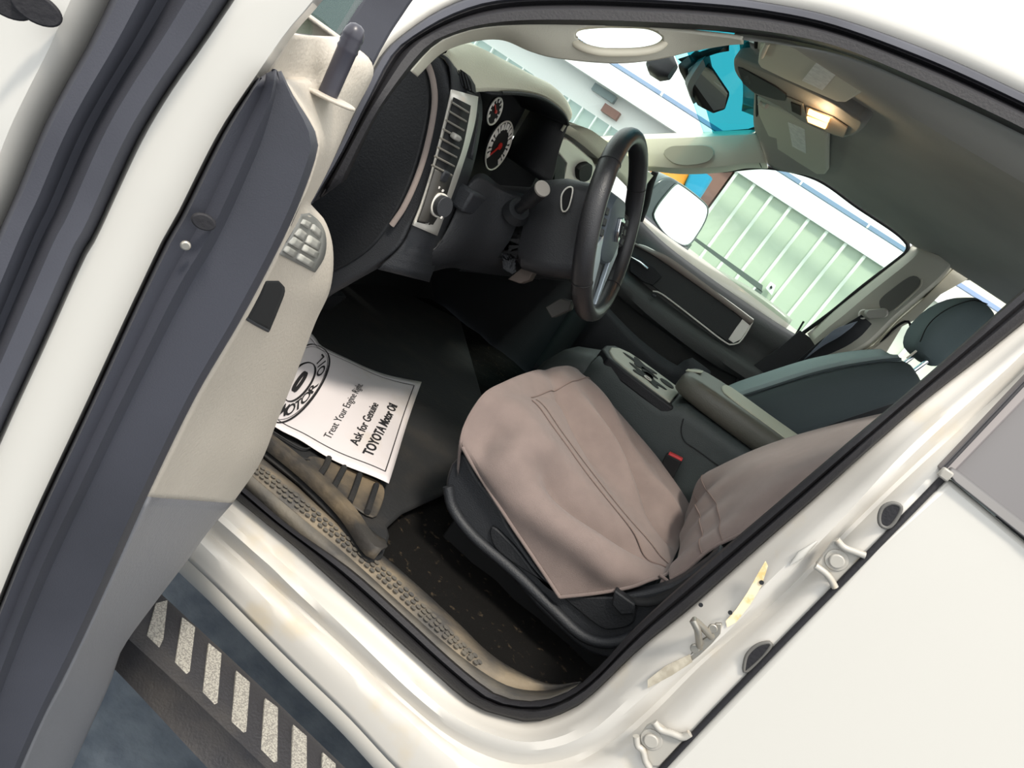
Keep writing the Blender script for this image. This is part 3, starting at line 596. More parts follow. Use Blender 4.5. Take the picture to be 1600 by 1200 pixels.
gauge((776, 226), .056, 17, 2.3); gauge((769, 172), .028, 9, 1.0); gauge((850, 232), .056, 17, 2.3)
# lower dash (knee panel)
k0 = [(690, 385), (705, 345), (735, 275), (757, 264), (775, 282), (820, 300), (858, 294), (900, 288), (960, 300)]
ky = [.60, .59, .58, .56, .53, .48, .40, .30, .1]
k1 = [(600, 420), (640, 440), (690, 450), (730, 440), (760, 445), (800, 450), (840, 455), (890, 460), (950, 470)]
k1y = [.66, .62, .56, .5, .46, .4, .34, .28, .1]
A0, A1 = resamp(yy(k0, ky), 30), resamp(yy(k1, k1y), 30)
link('knee_panel', grid([A0, [a.lerp(b, .5)+Vector((-.012, 0, 0)) for a, b in zip(A0, A1)], A1, [Vector((p.x+.25, p.y, p.z-.06)) for p in A1], [Vector((.45, p.y, p.z)) for p in A1]]), DASHD, db, solid=.005, sub=1)
prism('brake_release_pocket', [p+Vector((-.03, 0, 0)) for p in Y(.47, (742, 366), (756, 350), (780, 347), (818, 352), (816, 384), (790, 392), (745, 388))], (.02, 0, 0), DEEP, db, bev=.003, rnd=30)
prism('brake_release_handle', [p+Vector((-.04, 0, 0)) for p in Y(.47, (768, 384), (782, 384), (784, 408), (778, 412), (770, 408))], (.015, 0, 0), DASH, db, bev=.002)
box('dash_bracket', Y(.57, (724, 307))[0]+Vector((-.01, 0, 0)), (.02, .035, .022), DASH, db, bev=.006)
# right half of the dash: top, bezel, vent
rt = [(884, 192), (905, 206), (935, 232), (965, 262), (1000, 300)]
P0_ = yy(rt, [.20, .10, -.1, -.35, -.68]); P1_ = yy([(905, 196), (925, 205), (952, 225), (985, 248), (1020, 275)], [.20, .05, -.15, -.4, -.7])
link('dash_top', grid([resamp([p+Vector((0, 0, -.02)) for p in P0_], 20), resamp(P0_, 20), resamp(P1_, 20), [Vector((.42, p.y, 1.22)) for p in resamp(P1_, 20)]]), DTOP, db, solid=.004)
prism('centre_bezel', X(-.20, (868, 222), (885, 216), (899, 226), (926, 250), (932, 262), (925, 300), (900, 300), (880, 284), (886, 256), (872, 238)), (.02, 0, 0), SILV, db, bev=.003)
prism('centre_vent', X(-.215, (905, 270), (908, 262), (918, 257), (926, 260), (922, 280), (908, 284)), (.02, 0, 0), DEEP, db, rnd=24, bev=.001)
prism('radio_screen', X(-.212, (872, 240), (884, 254), (882, 282), (866, 285), (868, 250)), (.01, 0, 0), DASHD, db, bev=.001)
link('dash_body', prism_bm([Vector(p) for p in ((-.14, 0, 1.25), (-.16, 0, 1.05), (-.10, 0, .88), (.4, 0, .88), (.4, 0, 1.2))], (0, -.76, 0)), DASHD, db)
prism('centre_stack', X(-.17, (862, 290), (930, 285), (985, 330), (960, 460), (895, 470), (860, 400)), (.1, 0, 0), DASHD, db, bev=.004)

# ================================================================== STEERING COLUMN AND WHEEL
WC = Vector((-.487, .41, 1.227)); WT = Vector((.37, 0, .929)).normalized(); WA = Vector((.929, 0, -.37)).normalized(); WY = Vector((0, 1, 0))
sc = thing('steering_column', 'dark steering column shroud with stalk behind the wheel', 'steering column', (-.3, .41, 1.1))
secs = []
for t, hw, hh, o_ in ((.035, .058, .085, -.02), (.05, .066, .095, -.022), (.10, .07, .098, -.025), (.15, .07, .09, -.03), (.17, .055, .075, -.03), (.3, .05, .06, -.03)):
    secs.append(rsec(WC+WA*t+WT*o_, WY, WT, hw, hh, .03))
secloft('shroud', secs, mat('shroud', (32, 33, 36), .5, bump=.3, bscale=500), sc)
secloft('column_tube', [rsec(WC+WA*t+WT*-.03, WY, WT, .04, .04, .02) for t in (.16, .45)], DEEP, sc)
a, b = Y(.50, (812, 326))[0], Y(.56, (846, 296))[0]
stl = tube('stalk', [a, a.lerp(b, .35), a.lerp(b, .4), b], [.011, .011, .0155, .0155], DASHD, sc, n=18)
disc('stalk_cap', b, (b-a), .0155, .006, mat('cap_warm_grey', (150, 144, 136), .4), stl)  # end cap in a paler warm grey than the stalk
tube('stalk_boot', [a+(a-b)*.2, a+(a-b)*.02], [.03, .022], DASHD, sc, n=20)
prism('key_slot', Y(.484, (877, 308), (882, 297), (890, 292), (895, 296), (890, 320), (884, 330), (878, 328)), (0, .006, 0), DEEP, sc, rnd=24)
tube('key_slot_rim', resamp(Y(.492, (877, 308), (882, 297), (890, 292), (895, 296), (890, 320), (884, 330), (878, 328)), 24, True, True), .0016, SILV, sc, closed=True, n=6)
prism('column_bracket', Y(.42, (793, 436), (822, 413), (840, 413), (826, 438), (812, 443)), (0, -.03, 0), mat('bracket_taupe', (92, 82, 76), .6), sc)
prism('connector', Y(.38, (852, 480), (875, 466), (893, 470), (890, 484), (862, 497)), (0, -.03, 0), mat('connector', (58, 57, 54), .6), sc)
sw_ = thing('steering_wheel', 'leather-wrapped steering wheel with emblem and silver spoke trim', 'steering wheel', WC)
bm = bmesh.new(); Rr_ = .176; rows = []
for i in range(72):
    a = 2*math.pi*i/72; d_ = WT*math.cos(a)+WY*math.sin(a); c = WC+d_*Rr_
    rows.append([bm.verts.new(c+d_*.0165*math.cos(b)+WA*.0205*math.sin(b)) for b in [2*math.pi*j/14 for j in range(14)]])
for i in range(72):
    for j in range(14): bm.faces.new((rows[i][j], rows[i][(j+1) % 14], rows[(i+1) % 72][(j+1) % 14], rows[(i+1) % 72][j]))
rim = link('rim', bm, LEATH, sw_)
for a in (-55, 55, 130, -130):
    a = math.radians(a); d_ = WT*math.cos(a)+WY*math.sin(a); c = WC+d_*Rr_
    tube('rim_seam', [c+d_*.0172*math.cos(b)+WA*.0212*math.sin(b) for b in [2*math.pi*j/20 for j in range(20)]], .0007, DEEP, rim, closed=True, n=5)
def wp(y, t, a=0): return WC+WY*y+WT*t+WA*a
hub = secloft('hub', [rsec(wp(0, -.005, t), WY, WT, w, h, .04) for t, w, h in ((-.012, .05, .045), (-.006, .068, .062), (.01, .075, .07), (.035, .07, .065))], mat('hub', (66, 76, 84), .5, bump=.2, bscale=500), sw_)
for s in (-1, 1):
    prism('spoke', [wp(s*.06, .045, .005), wp(s*.165, .04, 0), wp(s*.17, .0, 0), wp(s*.165, -.025, 0), wp(s*.06, -.05, .005)], WA*.022, mat('spoke', (34, 35, 38), .5), sw_, bev=.006, bseg=3)
    prism('spoke_trim', [wp(s*.075, -.02, -.006), wp(s*.10, -.045, -.004), wp(s*.06, -.12, 0), wp(s*.035, -.165, .0), wp(s*.03, -.16, 0), wp(s*.045, -.07, -.004)], WA*.01, mat('spoke_silver', (170, 182, 190), .35, metal=.5), sw_, bev=.002)
prism('lower_spoke', [wp(.045, -.05, .008), wp(.022, -.165, .006), wp(-.022, -.165, .006), wp(-.045, -.05, .008)], WA*.015, mat('spoke_low', (40, 41, 44), .5), sw_, bev=.004)
# plain shield badge with horned head outline
em = prism('emblem', [wp(x, z, -.020) for x, z in ((-.021, .020), (0, .024), (.021, .020), (.019, -.006), (0, -.026), (-.019, -.006))], WA*.008, CHROME, hub, bev=.0015)
bm = bmesh.new()
for s in (-1, 1):
    tube_bm(resamp([wp(s*.003, .010, -.0215), wp(s*.012, .014, -.0215), wp(s*.016, .004, -.0215), wp(s*.011, -.003, -.0215), wp(s*.008, .004, -.0215)], 14), .0016, 6, bm=bm)
prism_bm([wp(x, z, -.0225) for x, z in ((-.006, .008), (.006, .008), (.004, -.010), (0, -.016), (-.004, -.010))], WA*.002, bm)
link('emblem_relief', bm, DASHD, em)
for s in (-1, 1):
    for k in range(3): box('wheel_button', wp(s*.10, .022-.02*k, -.004), (.012, .007, .004), DASH, sw_, ax=(WY, WT, WA), bev=.002)

# ================================================================== FAR SIDE: PASSENGER DOOR
pd = thing('passenger_door', 'dark passenger door panel with silver-edged insert and window', 'door', (-.6, -.78, .6))
def FY(y, P): return Y(y, *P)
belt = [(955, 303), (982, 326), (1036, 379), (1095, 424), (1155, 466), (1214, 505), (1248, 526)]
b1 = [(948, 310), (980, 336), (1034, 386), (1092, 431), (1152, 473), (1210, 511), (1245, 532)]
b2 = [(940, 335), (975, 368), (1030, 408), (1085, 448), (1145, 490), (1195, 522), (1228, 545)]
b3 = [(930, 400), (970, 432), (1020, 475), (1075, 515), (1120, 545), (1165, 572), (1190, 590)]
b4 = [(920, 440), (955, 470), (1005, 512), (1060, 550), (1105, 578), (1150, 605), (1178, 625)]
lowrow = [Vector((p.x, -.80, .58)) for p in FY(-.74, b4)]
sheet('inner_panel', [FY(-.80, belt), FY(-.775, b1), FY(-.755, b2), FY(-.765, mid(b2, b3, .3)), FY(-.765, mid(b2, b3, .75)), FY(-.715, b3), FY(-.71, mid(b3, b4, .6)), FY(-.76, b4), lowrow], mat('door_panel_dark', (52, 53, 52), .55, bump=.3, bscale=400), pd, n=40, cross=30, thick=.004)
ins = prism('door_insert', FY(-.752, [(985, 392), (1000, 384), (1040, 406), (1080, 436), (1130, 470), (1174, 502), (1172, 514), (1152, 536), (1140, 536), (1090, 500), (1040, 462), (1000, 432), (982, 412)]), (0, -.006, 0), mat('insert', (44, 46, 46), .6, bump=.3, bscale=500), pd, rnd=60, bev=.002)
tube('insert_trim', FY(-.747, [(984, 382), (1010, 386), (1060, 416), (1120, 458), (1172, 496), (1176, 502), (1158, 532), (1146, 538), (1132, 534), (1080, 494), (1035, 460), (1020, 455)]), .003, SILV, ins, smooth=60, n=6)
prism('insert_end', FY(-.749, [(1150, 512), (1165, 492), (1176, 502), (1158, 530), (1146, 536), (1138, 530)]), (0, .004, 0), SILV, ins, bev=.001)
sheet('armrest_strip', [FY(-.745, [(985, 378), (1010, 388), (1045, 402), (1100, 442), (1150, 480), (1178, 502)]), FY(-.74, [(990, 382), (1012, 394), (1042, 413), (1095, 450), (1145, 486), (1172, 508)])], mat('strip_taupe', (116, 104, 98), .7), pd, n=30, thick=.01)
hn = prism('door_handle', FY(-.742, [(985, 400), (1000, 402), (1024, 420), (1034, 432), (1020, 446), (1004, 440), (984, 424)]), (0, -.006, 0), DASHD, pd, bev=.002)
tube('handle_lever', FY(-.734, [(986, 402), (1000, 410), (1012, 420)]), [.004, .006, .005], CHROME, hn)
box('armrest_knob', FY(-.72, [(1022, 462)])[0], (.008, .006, .006), DASH, pd, bev=.003)
link('map_pocket', grid([FY(-.70, px_resamp([(940, 470), (1000, 530), (1060, 572), (1075, 556), (1110, 580)], 14)), FY(-.69, px_resamp([(935, 480), (995, 545), (1055, 590), (1080, 575), (1110, 596)], 14)), [Vector((p.x, -.72, .6)) for p in FY(-.7, px_resamp([(935, 480), (995, 545), (1055, 590), (1080, 575), (1110, 596)], 14))]]), DASH, pd, solid=.006)
# outer belt of the passenger door in white paint, glass above, run channel
ob = [(1000, 338), (1050, 378), (1110, 418), (1170, 452), (1216, 484), (1240, 505)]
sheet('outer_belt', [FY(-.845, [(x-2, y-5) for x, y in ob]), FY(-.84, [(x-5, y) for x, y in ob]), FY(-.835, [(x-14, y+11) for x, y in ob]), FY(-.845, [(x-34, y+30) for x, y in ob])], PAINT, pd, n=24, thick=.004)
gw = F(.0, *[(985, 318), (1010, 268), (1070, 272), (1130, 268), (1200, 262), (1275, 278), (1340, 322), (1400, 362), (1420, 384), (1412, 396), (1345, 448), (1253, 522)])
link('window_glass', prism_bm(gw, (0, -.004, 0)), GLASS, pd)
tube('window_seal', F(-.005, *[(1130, 267), (1200, 262), (1275, 279), (1340, 323), (1396, 360), (1416, 378), (1419, 388), (1410, 400), (1345, 450), (1300, 487), (1250, 524)]), .0065, DEEP, pd, smooth=70)
tube('window_seal', F(-.0, *[(1000, 345), (1010, 318), (1016, 290), (1024, 268)]), .012, DEEP, pd, smooth=10)
tube('lock_pin', FY(-.79, [(1242, 525), (1256, 502)]), .0035, DEEP, pd)
# passenger side mirror
MN = Vector((-.84, .54, .06)).normalized(); MK = MN.dot(Y(-1.03, (1062, 330))[0])
pm = thing('door_mirror', 'chrome passenger side mirror seen through the passenger window', 'mirror', Y(-1.05, (1030, 330))[0])
mp = [(1022, 340), (1026, 324), (1040, 305), (1056, 288), (1066, 290), (1095, 312), (1106, 326), (1102, 345), (1090, 366), (1078, 381), (1064, 382), (1040, 366)]
prism('housing', [hit(x, y, MN, MK-.003) for x, y in [(1000, 352), (1004, 320), (1020, 292), (1044, 278), (1064, 286), (1096, 310), (1108, 326), (1104, 347), (1080, 384), (1062, 385), (1030, 372)]], -MN*.09, mat('mirror_shell', (70, 76, 84), .3, coat=.5), pm, rnd=50, bev=.01, bseg=3)
prism('mirror_glass', [hit(x, y, MN, MK) for x, y in mp], -MN*.003, mat('mirror_face', (245, 247, 248), .12, metal=1), pm, rnd=50, bev=0)
tube('glass_rim', resamp([hit(x, y, MN, MK) for x, y in mp], 50, True, True), .003, mat('rim_grey', (110, 118, 118), .5), pm, closed=True, n=8)
tube('mirror_arm', [Vector((-.20, -.82, 1.26)), Vector((-.20, -.95, 1.30)), Vector((-.24, -1.05, 1.33))], .02, DASHD, pm)

# ================================================================== SEAT BELT (passenger)
sb = thing('seat_belt', 'dark shoulder belt hanging from the passenger pillar anchor', 'seat belt', F(-.1, (1350, 500))[0])
ring_c = F(-.09, (1349, 491))[0]
tube('anchor_ring', [ring_c+Vector((.012*math.cos(a), 0, .013*math.sin(a))) for a in [k*math.pi/12 for k in range(24)]], .003, SILV, sb, closed=True, n=8)
secloft('slider', [rsec(F(-.085, (1368, 490))[0]+Vector((0, t, 0)), Vector((-.75, 0, .66)), Vector((.66, 0, .75)), w, w*.45, w*.4) for t, w in ((0, .034), (.012, .034), (.02, .028))], mat('slider_grey', (160, 157, 148), .5), sb)
sheet('webbing', [F(-.10, *[(1346, 492), (1320, 508), (1285, 530), (1250, 560), (1225, 582)]), F(-.07, *[(1362, 506), (1345, 525), (1320, 542), (1280, 560), (1240, 580)])], BELT, sb, n=14, thick=.002)
sheet('webbing', [F(-.115, *[(1340, 502), (1325, 507), (1300, 518), (1262, 556)]), F(-.105, *[(1330, 512), (1310, 527), (1285, 541), (1256, 562)])], mat('belt_light', (120, 128, 140), .7), sb, n=14, thick=.0015)

# ================================================================== PASSENGER SEAT
ps = thing('passenger_seat', 'dark grey cloth passenger seat with tall headrest', 'seat', (-.95, -.42, .55))
ydir = Vector((0, 1, 0)); secs = []; secl = []
up_ = Vector((-.42, 0, .907)).normalized(); fwd = Vector((.907, 0, .42)).normalized()
for s, hw, hd_, x, z in ((0, .24, .06, -.92, .86), (1, .25, .075, -.95, .95), (2, .25, .075, -1.03, 1.08), (3, .24, .07, -1.10, 1.19), (4, .225, .062, -1.17, 1.28), (5, .20, .05, -1.215, 1.335), (6, .16, .03, -1.235, 1.352)):
    secs.append(rsec((x-.015, -.42, z), ydir, fwd, hw, hd_, .05))
    secl.append((x-.015, z, hw, hd_))
secloft('backrest', secs, SEATF, ps, sub=1)
sheet('backrest_face', [[Vector((x, -.42+s*hw*.78, z))+fwd*(hd_+b) for x, z, hw, hd_ in secl[:6]] for s, b in ((-1, -.004), (-.9, .01), (-.4, .006), (0, .003), (.4, .006), (.9, .012), (1, -.004))], SEATL, ps, n=20, thick=.004)
tube('seam_piping', [Vector((x, -.42+.80*hw, z))+fwd*(hd_+.002) for x, z, hw, hd_ in secl[:6]], .004, SEATF, ps, smooth=24)
secloft('cushion', [rsec((x, -.42, z), ydir, (0, 0, 1), .25, hh, .05) for x, z, hh in ((-.50, .80, .05), (-.53, .80, .08), (-.75, .79, .085), (-.98, .77, .085))], SEATF, ps, sub=1)
hrx = []
HC = Vector((-1.245, -.42, 1.495)); hup = Vector((-.16, 0, .987)); hf = Vector((.987, 0, .16))
for t, hw, hh in ((-1, .085, .025), (-.93, .11, .04), (-.6, .13, .056), (0, .138, .062), (.5, .132, .056), (.85, .112, .044), (1, .08, .022)):
    hrx.append(rsec(HC+hup*.105*t+hf*(-.01*t*t), ydir, hf, hw, hh, .04))
hrest = secloft('headrest', hrx, mat('headrest_cloth', (96, 110, 112), .85, bump=.3, bscale=700), ps, sub=1)
tube('headrest_seam', [HC+Vector((0, .12, 0))+hup*.1*t+hf*f for t, f in ((-.8, .035), (-.4, .054), (0, .058), (.4, .05), (.8, .03), (.95, .0))], .0015, DEEP, hrest, smooth=20)
for y in (-.33, -.51): tube('headrest_post', [Vector((-1.235, y, 1.33)), Vector((-1.255, y, 1.42))], .006, CHROME, ps, n=12)
tube('seat_bracket', Y(-.30, (1417, 560), (1432, 548)), .003, METAL, ps, n=8)

# ================================================================== CENTER CONSOLE
cc = thing('center_console', 'dark centre console with grey cup holder tray and padded armrest', 'console', (-.85, 0, .55))
body = []
for x, zt, hw in ((-.55, .90, .09), (-.575, .945, .125), (-.62, .957, .14), (-.78, .955, .145), (-.82, .985, .145), (-1.0, .99, .145), (-1.2, .98, .145)):
    body.append(rsec((x, 0, (zt+.5)/2), ydir, (0, 0, 1), hw, (zt-.5)/2, .035))
secloft('console_body', body, CONS, cc, sub=0)
tr = [(1000, .5)]
def CZ(z, *P): return Z(z, *P)
tray = prism('cup_holder_tray', [Vector((x, y, .966)) for x, y in ((-.575, .0), (-.585, .065), (-.61, .105), (-.66, .122), (-.72, .125), (-.785, .125), (-.785, -.125), (-.66, -.122), (-.61, -.105), (-.585, -.065))], (0, 0, -.02), CONST, cc, bev=.003)
tr2 = prism('tray_rim', [Vector((x, y, .962)) for x, y in ((-.560, .0), (-.568, .075), (-.60, .125), (-.66, .139), (-.72, .141), (-.80, .141), (-.80, -.141), (-.66, -.139), (-.60, -.125), (-.568, -.075))], (0, 0, -.03), DASHD, cc, bev=.006, bseg=3)
# star shaped cup wells (dark openings with fingers)
def well(cx, cy, R, ph, n=5):
    P = []
    for k in range(n*8):
        a = 2*math.pi*k/(n*8)+ph; f = .5+.5*math.cos(n*a-n*ph); P.append(Vector((cx+R*(.52+.48*f**1.5)*math.cos(a), cy+R*.95*(.52+.48*f**1.5)*math.sin(a), .9668)))
    return P
prism('cup_well', well(-.665, -.045, .062, .2), (0, 0, .0012), DEEP, tray, bev=0)
prism('cup_well', well(-.700, .048, .062, 1.0), (0, 0, .0012), DEEP, tray, bev=0)
prism('coin_slot', [Vector((-.745+.022*math.cos(a), -.055+.030*math.sin(a), .9668)) for a in [k*math.pi/8 for k in range(16)]], (0, 0, .0012), DEEP, tray, bev=0)
prism('cup_well_bridge', [Vector(p) for p in ((-.665, -.03, .9668), (-.705, -.03, .9668), (-.715, .03, .9668), (-.68, .03, .9668))], (0, 0, .0012), DEEP, tray, bev=0)
tube('well_clip', [Vector((-.705+.010*math.cos(a), .085+.012*math.sin(a), .972)) for a in [k*math.pi/8 for k in range(16)]], .0015, SILV, tray, closed=True, n=6)
lid = secloft('armrest_lid', [rsec((x, 0, z), ydir, (0, 0, 1), hw, hh, .028) for x, z, hw, hh in ((-.765, 1.012, .09, .014), (-.775, 1.015, .115, .024), (-.80, 1.018, .135, .030), (-.90, 1.02, .145, .032), (-1.05, 1.022, .145, .032), (-1.20, 1.02, .14, .03))], VINYL, cc, sub=1)
prism('armrest_pad', resamp([Vector((x, y, 1.049)) for x, y in ((-.86, 0), (-.87, .07), (-.90, .088), (-1.0, .09), (-1.18, .09), (-1.18, -.10), (-1.0, -.10), (-.90, -.098), (-.87, -.08))], 40, True, True), (0, 0, .006), VINYL2, lid, bev=.003)
prism('armrest_latch', [Vector(p) for p in ((-.765, -.03, 1.03), (-.765, .01, 1.03), (-.80, .015, 1.05), (-.80, -.035, 1.05))], (0, 0, .004), VINYL2, lid, bev=.002)
tube('lid_piping', [Vector((x, y, z)) for x, y, z in ((-1.18, .125, 1.045), (-1.0, .13, 1.045), (-.85, .12, 1.042), (-.80, .09, 1.038), (-.785, .0, 1.035), (-.80, -.09, 1.038))], .002, DEEP, lid, smooth=30, n=6)
secloft('console_nose', [rsec((x, 0, z/2+.27), ydir, (0, 0, 1), hw, (z-.54)/2, .04) for x, z, hw in ((-.46, .84, .08), (-.49, .90, .11), (-.56, .935, .125), (-.60, .93, .12))], CONS, cc, sub=0)
tube('body_seam', Y(.1475, (1068, 654), (1064, 672), (1070, 690), (1090, 704), (1128, 732)), .0012, DASHD, cc, smooth=16, n=6)
# buckle
bk = thing('belt_buckle', 'black driver belt buckle with red release button', 'buckle', Y(.2, (1055, 740))[0])
pbk = Y(.185, (1055, 714))[0]
box('buckle_body', pbk+Vector((-.005, .004, -.032)), (.020, .012, .034), DEEP, bk, ax=((.97, 0, -.2), (0, 1, 0), (.2, 0, .97)), bev=.004)
box('release_button', pbk+Vector((0, .004, .002)), (.017, .009, .004), RED, bk, ax=((.97, 0, -.2), (0, 1, 0), (.2, 0, .97)), bev=.002)

# ================================================================== DRIVER SEAT (base, sides) + COVER
ds = thing('driver_seat', 'dark driver seat base with side shield under a taupe cover', 'seat', (-.8, .43, .55))
secloft('cushion', [rsec((x, .43, z), ydir, (0, 0, 1), hw, hh, .05) for x, z, hw, hh in ((-.57, .75, .16, .05), (-.60, .75, .18, .07), (-.72, .72, .19, .07), (-.92, .69, .19, .06), (-1.0, .68, .18, .05))], SEATF, ds, sub=1)
secloft('backrest', [rsec((x, .43, z), ydir, fwd, hw, hd_, .05) for x, z, hw, hd_ in ((-1.06, .76, .20, .05), (-1.08, .85, .21, .06), (-1.14, 1.0, .21, .06), (-1.21, 1.15, .205, .055), (-1.29, 1.33, .18, .04))], SEATF, ds, sub=1)
shp = [(704, 726), (712, 718), (724, 705), (745, 745), (780, 790), (800, 830), (875, 925), (960, 930), (1042, 915), (1100, 880), (1130, 860), (1130, 960), (1060, 985), (1020, 995), (985, 1018), (955, 1030), (915, 1018), (880, 990), (830, 940), (780, 880), (730, 828), (700, 785), (696, 755)]
prism('side_shield', Y(.695, *shp), (0, -.03, 0), SEATP, ds, rnd=90, bev=.008, bseg=3)
prism('shield_recess', Y(.702, *[(768, 822), (800, 850), (870, 925), (980, 935), (992, 960), (985, 978), (950, 985), (930, 976), (900, 952), (850, 912), (790, 872), (768, 848)]), (0, -.01, 0), DASHD, ds, rnd=60, bev=.003)
tube('shield_edge', Y(.70, *[(700, 760), (708, 795), (740, 838), (800, 890), (860, 948), (905, 990), (940, 1004), (975, 1000), (1015, 980)]), .010, SEATP, ds, smooth=40)
prism('adjust_lever', Y(.715, (960, 922), (992, 945), (990, 960), (970, 962), (955, 945)), (0, -.02, 0), DASHD, ds, bev=.003)
sheet('seat_strap', [Y(.70, (980, 932), (1010, 935), (1040, 925), (1080, 900), (1120, 872)), Y(.71, (985, 944), (1015, 948), (1050, 935), (1090, 908), (1125, 882))], DEEP, ds, n=12, thick=.004)
# seat track / riser
box('seat_riser', (-.8, .43, .61), (.2, .16, .07), DEEP, ds)

cv = thing('seat_cover', 'taupe canvas cover draped over driver seat cushion and back', 'seat cover', (-.75, .45, .85))
# rows run front -> back; each row (pixels, y)
rowsC = [
 ([(722, 700), (738, 728), (768, 775), (800, 824), (838, 880), (874, 934)], [.712]*6),
 ([(720, 688), (745, 725), (785, 775), (825, 820), (880, 878), (930, 928)], [.712, .72, .722, .718, .71, .70]),
 ([(724, 668), (762, 712), (812, 765), (862, 815), (920, 868), (985, 918)], [.700, .708, .712, .708, .70, .69]),
 ([(738, 640), (780, 682), (832, 730), (882, 785), (945, 845), (1012, 908)], [.68, .682, .684, .68, .68, .68]),
 ([(760, 612), (812, 640), (852, 690), (902, 757), (965, 828), (1036, 900)], [.65, .635, .63, .625, .63, .64]),
 ([(790, 596), (836, 628), (876, 680), (925, 742), (985, 815), (1046, 890)], [.58, .555, .545, .54, .55, .59]),
 ([(820, 584), (862, 618), (905, 672), (955, 735), (1010, 800), (1056, 868)], [.48, .455, .44, .43, .43, .48]),
 ([(850, 576), (890, 608), (935, 662), (985, 722), (1035, 785), (1068, 842)], [.38, .36, .345, .335, .33, .35]),
 ([(880, 573), (915, 600), (962, 655), (1012, 712), (1055, 770), (1078, 812)], [.28, .27, .26, .255, .25, .25]),
 ([(902, 577), (935, 608), (985, 664), (1032, 720), (1066, 768), (1082, 795)], [.22, .205, .20, .195, .195, .20]),
 ([(912, 590), (938, 618), (985, 674), (1030, 728), (1062, 772), (1080, 800)], [.20, .192, .19, .187, .187, .19]),
]
R2 = [resamp(yy(P, ys), 60) for P, ys in rowsC]
cols = [resamp([r[j] for r in R2], 70) for j in range(60)]
def fold(u, v):     # shallow wrinkles of the cloth
    w = 0
    for (u0, v0, du, dv, L, s, a) in FOLDS:
        x, y = u-u0, v-v0; t = x*du+y*dv; n2 = -x*dv+y*du
        w += a*math.exp(-(t/L)**2)*math.exp(-(n2/s)**2)
    return w
FOLDS = [(.50, .22, 1, .25, .16, .05, -.020), (.62, .12, 1, .15, .18, .05, .010), (.70, .26, .95, .35, .16, .045, -.020), (.83, .16, 1, .0, .14, .045, .010), (.84, .33, .9, .45, .13, .035, -.014),
         (.28, .16, .6, .8, .16, .09, .012), (.12, .10, .5, .85, .10, .07, -.010),
         (.30, .60, .9, -.3, .26, .045, -.014), (.45, .68, .95, -.2, .24, .04, .012), (.58, .74, .95, -.2, .2, .04, -.014), (.62, .60, .95, -.3, .2, .04, .010), (.74, .66, .95, -.25, .18, .04, -.012), (.82, .78, .9, .1, .14, .045, .012), (.9, .62, .9, .3, .12, .04, -.010), (.3, .85, 1, -.1, .22, .05, .010), (.55, .88, 1, 0, .16, .04, -.008), (.12, .5, .3, .95, .2, .05, -.006)]
G = [[cols[j][i].copy() for j in range(60)] for i in range(70)]
NR = []
for i in range(70):
    row = []
    for j in range(60):
        a = G[min(i+3, 69)][j]-G[max(i-3, 0)][j]; b = G[i][min(j+3, 59)]-G[i][max(j-3, 0)]
        nrm = a.cross(b).normalized()
        if nrm.dot(CP-G[i][j]) < 0: nrm = -nrm
        row.append(nrm)
    NR.append(row)
for i in range(70):
    for j in range(60): G[i][j] = G[i][j]+NR[i][j]*(1.9*fold(j/59, i/69)*min(1, i/5)*min(1, (59-j)/4+.15))
cb = link('cushion_cover', grid(G), COVER, cv, solid=.003, off=-1, sub=1)
lift = Vector((0, .003, .003))
tube('hem', [p+lift for p in G[0]], .0032, COVER, cb, n=8)
tube('hem', resamp([p+lift for p in [G[i][59] for i in range(0, 26)]], 40), .0030, COVER, cb, n=8)
tube('seam', [G[26][j]+lift*.6 for j in range(8, 59)], .0016, THREAD, cb, n=6)
tube('seam', [G[29][j]+lift*.6 for j in range(8, 59)], .0010, THREAD, cb, n=6)
tube('seam', [G[i][7]+lift*.6 for i in range(28, 66)], .0012, THREAD, cb, n=6)
# front skirt of the cover falling over the nose of the cushion
fr_ = [G[i][0] for i in range(70)]
sheet('front_skirt', [fr_, [p+Vector((-.002, -.008, -.015)) for p in fr_], [p+Vector((-.02, -.012, -.05)) for p in fr_]], COVER, cv, n=50, thick=.003)
sheet('right_skirt', [G[69], [p+Vector((0, -.012, -.02)) for p in G[69]], [p+Vector((0, -.014, -.09)) for p in G[69]]], COVER, cv, n=40, thick=.003)
# back part
bk0 = yy([(1046, 906), (1072, 892), (1110, 862), (1160, 836), (1230, 795), (1330, 725), (1450, 640), (1560, 560)], [.66, .66, .655, .65, .645, .64, .63, .62])
bk1 = yy([(1052, 885), (1085, 850), (1130, 815), (1190, 772), (1260, 730), (1340, 690), (1440, 620), (1540, 560)], [.60, .59, .585, .58, .575, .57, .56, .55])
bk2 = yy([(1062, 860), (1090, 815), (1130, 780), (1190, 735), (1260, 705), (1350, 668), (1440, 640), (1530, 600)], [.50, .48, .47, .46, .45, .45, .44, .44])
bk3 = yy([(1066, 830), (1086, 790), (1105, 755), (1150, 722), (1220, 692), (1290, 670), (1372, 650), (1440, 635)], [.36, .34, .32, .31, .305, .30, .30, .30])
bk4 = yy([(1072, 812), (1084, 785), (1096, 748), (1130, 728), (1200, 698), (1280, 675), (1372, 652), (1440, 640)], [.26, .25, .235, .225, .22, .22, .22, .22])
B2 = [resamp(r, 60) for r in (bk0, bk1, bk2, bk3, bk4)]
cols = [resamp([r[j] for r in B2], 36) for j in range(60)]
H = [[cols[j][i].copy() for j in range(60)] for i in range(36)]
for i in range(36):
    for j in range(60):
        u, v = j/59, i/35
        H[i][j] = H[i][j]+Vector((1, .3, .4))*(.006*math.sin(v*22+u*3)*math.exp(-((u-.12)/.12)**2)+.004*math.sin(v*14+u*2)*math.exp(-u*2))
